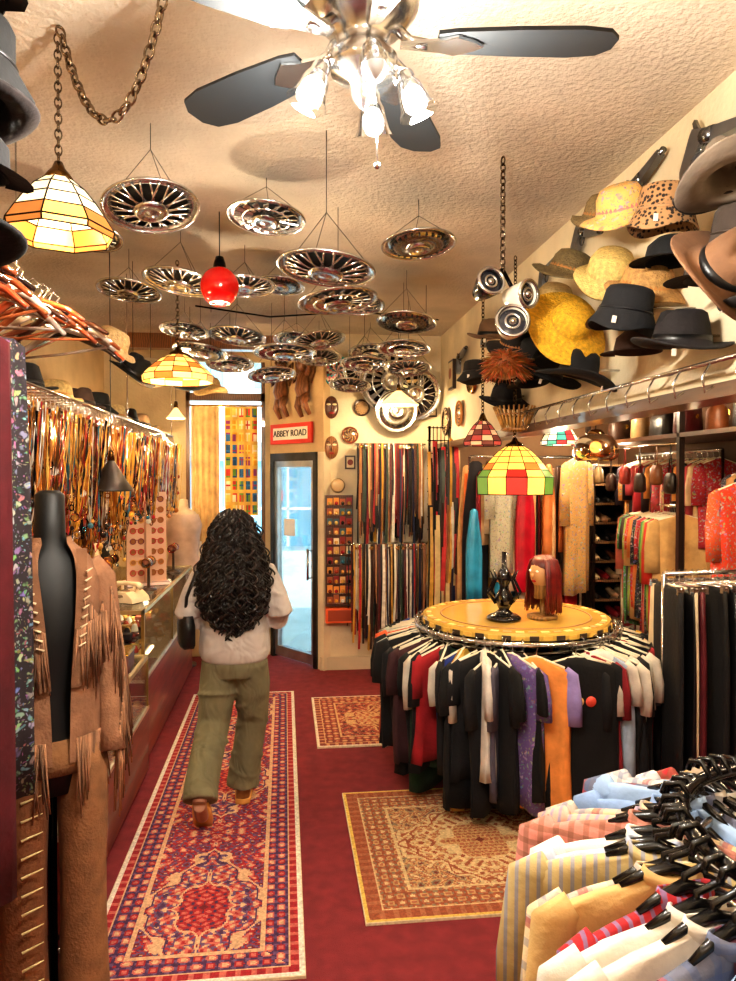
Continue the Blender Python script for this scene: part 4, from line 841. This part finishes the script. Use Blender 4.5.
m.add(sphere(.084,18,10,(.92,.95,.8)),C(80,22,18),'hair',xf(0,.012,.31)); m.obj('wig',parent=wg)
# ------------------------------------------------------------ mannequin with fringe jacket
mq=empty('fringed_jacket_mannequin',xf(-.79,2.54,0,rz=30)); m=MB()
m.add(tube([(0,0,.0),(0,0,1.0)],.016),BLK,'metal'); m.add(lathe([(.001,.03),(.05,.03),(.17,.012),(.18,0)],28),BLK,'metal')
def el(a,b,z,cy=0,n=28): return [(a*math.cos(2*pi*i/n),cy+b*math.sin(2*pi*i/n),z) for i in range(n)]
m.add(loft([el(.10,.08,.78),el(.125,.10,.86),el(.13,.10,.95),el(.105,.085,1.1),el(.115,.10,1.25),el(.13,.11,1.38,-.005),el(.135,.085,1.49),el(.12,.07,1.56),el(.06,.055,1.6),el(.05,.05,1.64),el(.047,.05,1.78),el(.03,.03,1.795)]),C(9,9,10),'paint')
m.obj('torso_form',parent=mq)
m=MB(); SU=C(146,104,76)
prof=[(.165,.13,.90),(.16,.13,1.05),(.15,.125,1.2),(.158,.13,1.36),(.16,.11,1.5),(.125,.095,1.575),(.072,.075,1.62),(.066,.07,1.64)]
def jk(u,v):
    q=v*(len(prof)-1); k=min(int(q),len(prof)-2); f=q-k; a,b,z=[prof[k][i]*(1-f)+prof[k+1][i]*f for i in range(3)]
    gap=.16+.5*v**1.5; t=-pi/2+gap+(2*pi-2*gap)*u
    w=1+.02*math.sin(u*50)*(1-v); return (a*w*math.cos(t),b*w*math.sin(t),z)
m.add(sheet(48,20,jk),SU,'suede')
for s in(-1,1):
    m.add(tube([(s*.13,0,1.54),(s*.168,0,1.49),(s*.185,-.01,1.3),(s*.187,-.03,1.12),(s*.184,-.07,.97),(s*.18,-.09,.9)],[.042,.05,.05,.046,.044,.046],14),SU,'suede')
    m.add(sheet(3,8,lambda u,v:(s*(.03+.035*u+.035*v),-.137+(v**3)*.06,1.15+.45*v)),C(124,86,60),'suede')
def fringe(p,L,w=.0065,dx=0,dy=0):
    x,y,z=p; a=R.uniform(-.02,.02); b=R.uniform(-.012,.012); q=R.uniform(.7,1.2)
    m.add(tube([(x,y,z),(x+dx+a*.4,y+dy+b*.4,z-L*.5),(x+dx*1.2+a,y+dy*1.2+b,z-L)],[w*.6,w*.6,w*.35],4,flat=.5),C(int(156*q),int(112*q),int(82*q)),'suede')
for k in range(130):
    u=k/129; t=-pi/2+.5+(2*pi-1.0)*u; fringe((.17*math.cos(t),.14*math.sin(t),1.40+.03*math.cos(k*.3)),R.uniform(.18,.3))
for k in range(60):
    s=1 if k%2 else -1; q=k/60; fringe((s*(.05+.10*q),-.138+.02*q,1.34+.05*q),R.uniform(.14,.22))
for k in range(150):
    u=k/149; t=-pi/2+.3+(2*pi-.6)*u; fringe((.17*math.cos(t),.135*math.sin(t),.98),R.uniform(.18,.28))
for s in(-1,1):
    for k in range(70):
        q=k/69; fringe((s*(.20+.03*math.sin(q*3)),.02-.06*q,1.50-.5*q),R.uniform(.2,.38),dx=s*.006,dy=.0)
        fringe((s*(.185+.035*math.sin(q*3)),-.055-.06*q,1.46-.5*q),R.uniform(.16,.3),dx=s*.004,dy=-.01)
    for k in range(9):
        z=1.53-.03*k; m.add(tube([(s*(.108-.004*k),-.112-.004*k,z+.006),(s*(.085-.004*k),-.125-.003*k,z-.004)],[.002,.004],8),C(215,195,160),'gloss')
m.obj('fringed_suede_jacket',parent=mq)
m=MB()
for s in(-1,1):
    c=C(120,74,42) if s<0 else C(140,98,64)
    m.add(loft([el(.06,.09,.95,n=20),el(.08,.11,.85,n=20),el(.082,.105,.7,n=20),el(.075,.09,.5,n=20),el(.075,.09,.3,n=20),el(.082,.1,.1,n=20),el(.085,.105,.04,n=20)]),c,'suede',xf(s*.098,-.01,0))
    if s<0:
        for k in range(12): m.add(tube([(s*.12,-.116,.80-.06*k),(s*.055,-.12,.815-.06*k)],[.005,.0015],8),C(225,205,150),'gloss')
m.add(loft([el(.14,.115,.97),el(.155,.125,.9),el(.15,.12,.86)]),C(130,90,56),'suede')
m.obj('suede_trousers',parent=mq)
# ------------------------------------------------------------ woman
wm=empty('woman_shopper',xf(-.27,3.93,.012))
def remesh(m,name,vox,sm=6,parent=wm):
    o=m.obj(name,parent=parent); mod(o,'REMESH',mode='VOXEL',voxel_size=vox,use_smooth_shade=True); mod(o,'SMOOTH',factor=.6,iterations=sm); return o
def plain(name,col,rough=.8,bs=0,bst=.3,nm=.2,stretch=None):
    m,nt,out=newmat(name); p=nt.nodes.new('ShaderNodeBsdfPrincipled'); nt.links.new(p.outputs[0],out.inputs[0]); p.inputs['Roughness'].default_value=rough
    tc=nt.nodes.new('ShaderNodeTexCoord'); n=nt.nodes.new('ShaderNodeTexNoise'); n.inputs['Scale'].default_value=9; nt.links.new(tc.outputs['Object'],n.inputs['Vector'])
    cr=nt.nodes.new('ShaderNodeMapRange'); cr.inputs[3].default_value=1-nm; cr.inputs[4].default_value=1+nm; nt.links.new(n.outputs[0],cr.inputs[0])
    mx=nt.nodes.new('ShaderNodeMix'); mx.data_type='RGBA'; mx.blend_type='MULTIPLY'; mx.inputs[0].default_value=1; mx.inputs[6].default_value=col; nt.links.new(cr.outputs[0],mx.inputs[7]); nt.links.new(mx.outputs[2],p.inputs['Base Color'])
    if bs:
        mp=nt.nodes.new('ShaderNodeMapping'); nt.links.new(tc.outputs['Object'],mp.inputs[0])
        if stretch: mp.inputs['Scale'].default_value=stretch
        n2=nt.nodes.new('ShaderNodeTexNoise'); n2.inputs['Scale'].default_value=bs; n2.inputs['Distortion'].default_value=.6; nt.links.new(mp.outputs[0],n2.inputs['Vector']); b=nt.nodes.new('ShaderNodeBump'); b.inputs['Strength'].default_value=bst; b.inputs['Distance'].default_value=.04; nt.links.new(n2.outputs[0],b.inputs['Height']); nt.links.new(b.outputs[0],p.inputs['Normal'])
    MATS[name]=m
plain('w_skin',C(160,108,80),.5); plain('w_sweater',C(176,166,158),.95,9,.8,.15,(1,1,.8)); plain('w_pants',C(112,106,80),.85,11,.9,.3,(1,1,.5))
m=MB()
m.add(loft([el(.13,.09,.84),el(.155,.1,.92),el(.12,.085,1.04),el(.14,.095,1.2),el(.15,.085,1.32),el(.06,.055,1.385),el(.045,.047,1.43),el(.045,.045,1.46)]),mat='w_skin')
m.add(sphere(.08,24,16,(.92,1.12,1.32)),mat='w_skin',M=xf(0,.03,1.52,rx=-12)); m.add(sphere(.05,16,10,(.95,1,.8)),mat='w_skin',M=xf(0,.065,1.455))
m.add(tube([(0,.115,1.535),(0,.14,1.5),(0,.118,1.492)],[.009,.014,.01],8),mat='w_skin'); m.add(tube([(-.022,.118,1.463),(0,.126,1.464),(.022,.118,1.463)],[.004,.008,.004],8),mat='w_skin')
for s in(-1,1):
    m.add(sphere(.028,12,8,(.35,.8,1.2)),mat='w_skin',M=xf(s*.078,.03,1.51))
LL=[(-.08,0,.88),(-.115,.03,.50),(-.155,-.26,.26),(-.155,-.30,.20)]
RL=[(.08,0,.88),(.09,.13,.49),(.03,.16,.12),(.03,.16,.08)]
for lp in (LL,RL): m.add(tube(lp,[.085,.058,.04,.036],14),mat='w_skin')
m.add(tube([(-.155,-.30,.19),(-.155,-.21,.10),(-.155,-.11,.045)],[.034,.036,.028],12),mat='w_skin'); m.add(tube([(.03,.14,.055),(.032,.24,.045),(.035,.34,.035)],[.034,.036,.026],12),mat='w_skin')
arms=[]
for s in(-1,1):
    A_=[(s*.15,0,1.33),(s*.235,-.03,1.10),(s*.09,.2,1.13)]; arms.append(A_)
    m.add(tube([(s*.1,0,1.34)]+A_+[(s*.06,.245,1.15)],[.05,.046,.034,.024,.028],12),mat='w_skin')
    hx,hy,hz=s*.05,.27,1.165
    m.add(tube([(s*.07,.235,1.145),(hx,hy,hz),(s*.045,.29,1.19)],[.026,.036,.03],10,flat=.55),mat='w_skin')
    for j in range(4):
        bz=1.15+.02*j; L=[.85,1,1.05,.9][j]
        m.add(tube([(s*.05,.285,bz),(s*.046,.315,bz+.012*L),(s*.022,.332,bz+.016*L),(s*.004,.322,bz+.014*L)],[.009,.009,.0085,.007],8),mat='w_skin')
    m.add(tube([(s*.055,.255,1.185),(s*.04,.27,1.215),(s*.022,.288,1.225)],[.011,.010,.008],8),mat='w_skin')
remesh(m,'body',.0055,3)
m=MB()
for s in(-1,1):
    m.add(sphere(.011,12,8),C(245,245,240),'gloss',xf(s*.03,.102,1.53)); m.add(sphere(.006,8,6),C(50,30,20),'gloss',xf(s*.03,.111,1.529)); m.add(tube([(s*.045,.108,1.552),(s*.03,.115,1.556),(s*.015,.113,1.553)],.003,5),C(30,20,16),'hair')
m.obj('eyes_and_brows',parent=wm)
m=MB(); m.add(box(.072,.01,.148),BLK,'gloss',xf(0,.305,1.2,rx=-25),smooth=False); m.add(box(.064,.002,.135),C(150,180,220),'glow',xf(0,.2995,1.197,rx=-25),smooth=False); m.obj('phone',parent=wm)
m=MB()
m.add(loft([el(.165,.118,.84),el(.175,.13,.85),el(.192,.142,.89),el(.19,.138,.95),el(.178,.122,1.05),el(.185,.125,1.18),el(.185,.115,1.28),el(.16,.09,1.345),el(.09,.07,1.385),el(.065,.06,1.41)]),mat='w_sweater')
for A_ in arms:
    s=1 if A_[0][0]>0 else -1
    m.add(tube([(s*.1,0,1.32),(s*.16,0,1.31),(s*.21,-.02,1.2),(s*.245,-.035,1.10),(s*.235,.01,1.06),(s*.16,.12,1.09),(s*.1,.185,1.12)],[.06,.072,.07,.07,.066,.056,.042],14),mat='w_sweater')
    for z,x in ((1.13,.235),(1.2,.205)): m.add(torus(.066,.01,20,6),mat='w_sweater',M=xf(s*x,-.03,z,ry=s*R.uniform(10,35),rx=R.uniform(-15,15)))
remesh(m,'sweater',.008,5)
m=MB()
m.add(loft([el(.14,.11,.76),el(.165,.125,.82),el(.16,.12,.9),el(.15,.11,.96)]),mat='w_pants')
m.add(tube([(-.078,0,.84),(-.092,.015,.7),(-.115,.02,.5),(-.14,-.13,.36),(-.155,-.235,.25),(-.155,-.275,.20)],[.098,.1,.088,.086,.088,.09],18),mat='w_pants')
m.add(tube([(.078,0,.84),(.088,.05,.7),(.09,.12,.5),(.06,.145,.3),(.035,.155,.14),(.032,.155,.095)],[.098,.1,.086,.084,.09,.094],18),mat='w_pants')
for z,x,y,r_ in [(.2,.045,.15,.089),(.27,.055,.148,.086),(.6,.088,.09,.096),(.66,-.095,0.01,.1),(.45,.085,.13,.088),(.44,-.122,-.04,.09)]: m.add(torus(r_,.009,28,6),mat='w_pants',M=xf(x,y,z,rx=R.uniform(-25,25),ry=R.uniform(-25,25)))
remesh(m,'wide_leg_trousers',.008,4)
m=MB()
def shoe(M):
    m.add(loft([[(x*a,y,b) for x,y in [(.038,-.1),(.045,-.02),(.048,.08),(.038,.15),(.0,.175),(-.038,.15),(-.048,.08),(-.045,-.02),(-.038,-.1),(0,-.115)]] for a,b in [(1,0),(1.06,.006),(1.06,.026),(1,.03)]]),C(214,156,84),'plastic',M)
    m.add(loft([[(x*a,y*e+o_,b) for x,y in [(.036,-.1),(.043,-.02),(.045,.08),(.036,.15),(.0,.165),(-.036,.15),(-.045,.08),(-.043,-.02),(-.036,-.1),(0,-.11)]] for a,e,o_,b in [(1,1,0,.028),(.96,.98,0,.055),(.8,.75,-.02,.08),(.78,.45,-.05,.105),(.78,.4,-.055,.15)]]),C(158,104,56),'leather',M)
shoe(xf(-.155,-.205,.092,rx=-48)); shoe(xf(.032,.22,.0))
m.obj('ankle_boots',parent=wm)
m=MB(); m.add(loft([[(x,y,z) for x,y in [(.03*a,-.08*b),(.04*a,0),(.03*a,.08*b),(-.03*a,.08*b),(-.04*a,0),(-.03*a,-.08*b)]] for a,b,z in [(.8,.85,0),(1,1,.02),(1,1.02,.12),(.7,.9,.17)]]),BLK,'leather',xf(-.25,-.05,.93,rz=20))
m.add(tube([(-.25,-.08,1.09),(-.24,-.1,1.2),(-.19,-.1,1.33),(-.14,-.04,1.385),(-.15,.05,1.36),(-.21,.1,1.2),(-.25,.0,1.09)],.009,6,flat=.5),BLK,'leather'); m.add(torus(.012,.003,12,5),GOLD,'metal',xf(-.275,-.05,1.05,ry=90)); m.obj('shoulder_bag',parent=wm)
def hr(z):
    T_=[(1.665,.0),(1.65,.05),(1.61,.092),(1.55,.112),(1.46,.132),(1.36,.162),(1.25,.178),(1.15,.165),(1.06,.12),(.97,.06),(.94,.02)]
    for i in range(len(T_)-1):
        if T_[i][0]>=z>=T_[i+1][0]:
            f=(T_[i][0]-z)/(T_[i][0]-T_[i+1][0]); return T_[i][1]*(1-f)+T_[i+1][1]*f
    return .02
m=MB(); rg=[]
for k in range(16):
    z=1.65-.55*k/15; a=hr(z)*.74; cy=-.02-.06*min(1,(1.65-z)/.4); rg.append([(a*math.cos(2*pi*i/24)*1.0,cy+ (a*.62*math.sin(2*pi*i/24) if math.sin(2*pi*i/24)<0 else min(.08,a*.5)*math.sin(2*pi*i/24)*(1 if z>1.56 else .35)),z) for i in range(24)])
m.add(loft(rg),C(14,10,9),'hair')
for k in range(460):
    ph=R.uniform(-1.9,1.9); f=R.uniform(.78,1.06)*(1.15 if k%7==0 else 1); z0=R.uniform(1.5,1.66) if k%3 else R.uniform(1.2,1.5); z1=R.uniform(.94,1.26)+abs(ph)*.07; hrad=R.uniform(.010,.020); w=R.uniform(55,95); p0=R.random()*6
    if z0-z1<.12: z1=z0-.15
    n=int((z0-z1)/.008); pts=[]; sgn=R.choice([-1,1]); dr=R.uniform(-.25,.25)
    for i in range(n+1):
        z=z0+(z1-z0)*i/n; a=hr(max(z,.95))*f; cy=-.02-.06*min(1,(1.66-z)/.4); tt=(z0-z)*w*sgn+p0; e=min(1,i/4); pp=ph+dr*i/n
        pts.append((a*math.sin(pp)+hrad*e*math.cos(tt),cy-a*.66*math.cos(pp)*(1 if math.cos(pp)>0 else .8)+hrad*e*math.sin(tt),z))
    b=R.choice([C(20,14,12),C(30,21,18),C(52,38,32),C(14,10,10),C(24,17,14)])
    m.add(tube(pts,[.005]*(len(pts)-1)+[.0015],5,cap=False),b,'hair')
m.obj('curly_hair',parent=wm)
# ------------------------------------------------------------ lights
def ceiling_light(x,y,z,power,col=(1,.80,.56),name='added_fill_lamp'):  # added fill light: invented dome fixture with a point light under it
    m=MB(); m.add(lathe([(.001,0),(.1,0),(.11,-.02),(.1,-.035),(.09,-.03),(.001,-.03)],24),C(220,210,190),'metal'); m.add(lathe([(.09,-.032),(.07,-.055),(.001,-.07)],20),C(255,230,190),'glow')
    o=m.obj(name,xf(x,y,z)); light(name+'_light',0,0,-.14,power,col,.06,o)
ceiling_light(.2,-.7,3.2,32,(1,.90,.76)); ceiling_light(-1.0,-.3,3.2,8,(1,.86,.66))  # unseen fixtures behind the camera, added as front fill
ceiling_light(2.4,5.7,2.6,36); ceiling_light(2.3,3.4,2.6,30); ceiling_light(2.4,1.5,2.6,18); ceiling_light(-1.3,1.2,3.2,8)  # alcove and left-side fixtures, also added to fill the room with light
m=MB()
for k,y in enumerate((3.5,4.6,5.7,6.7)):
    m.add(lathe([(.001,0),(.03,0),(.035,-.03),(.03,-.04),(.001,-.035)],14),C(240,220,180),'glow',xf(-1.3,y,2.2))
o=m.obj('under_shelf_spotlights')
for y in (3.5,4.6,5.7,6.7): light('under_shelf_light',-1.3,y,2.08,19,(1,.72,.36),.03,o)
sun=light('sun',0,0,0,10,(1,.98,.95),kind='SUN'); sun.rotation_euler=(math.radians(38),math.radians(-18),0)
wd=bpy.data.worlds.new('World'); bpy.context.scene.world=wd; wd.use_nodes=True
b=wd.node_tree.nodes['Background']; b.inputs[0].default_value=(.68,.89,1,1); b.inputs[1].default_value=3.6
# ------------------------------------------------------------ camera
cd=bpy.data.cameras.new('Camera'); cam=bpy.data.objects.new('Camera',cd); bpy.context.scene.collection.objects.link(cam)
cam.location=(0,0,1.84); cam.rotation_euler=(math.radians(90-1.07),0,math.radians(-6.6)); cd.sensor_fit='HORIZONTAL'; cd.sensor_width=36; cd.lens=35.2; cd.clip_start=.05
bpy.context.scene.camera=cam
bpy.context.scene.view_settings.view_transform='Standard'
try: bpy.context.scene.view_settings.look='Medium High Contrast'
except Exception: pass
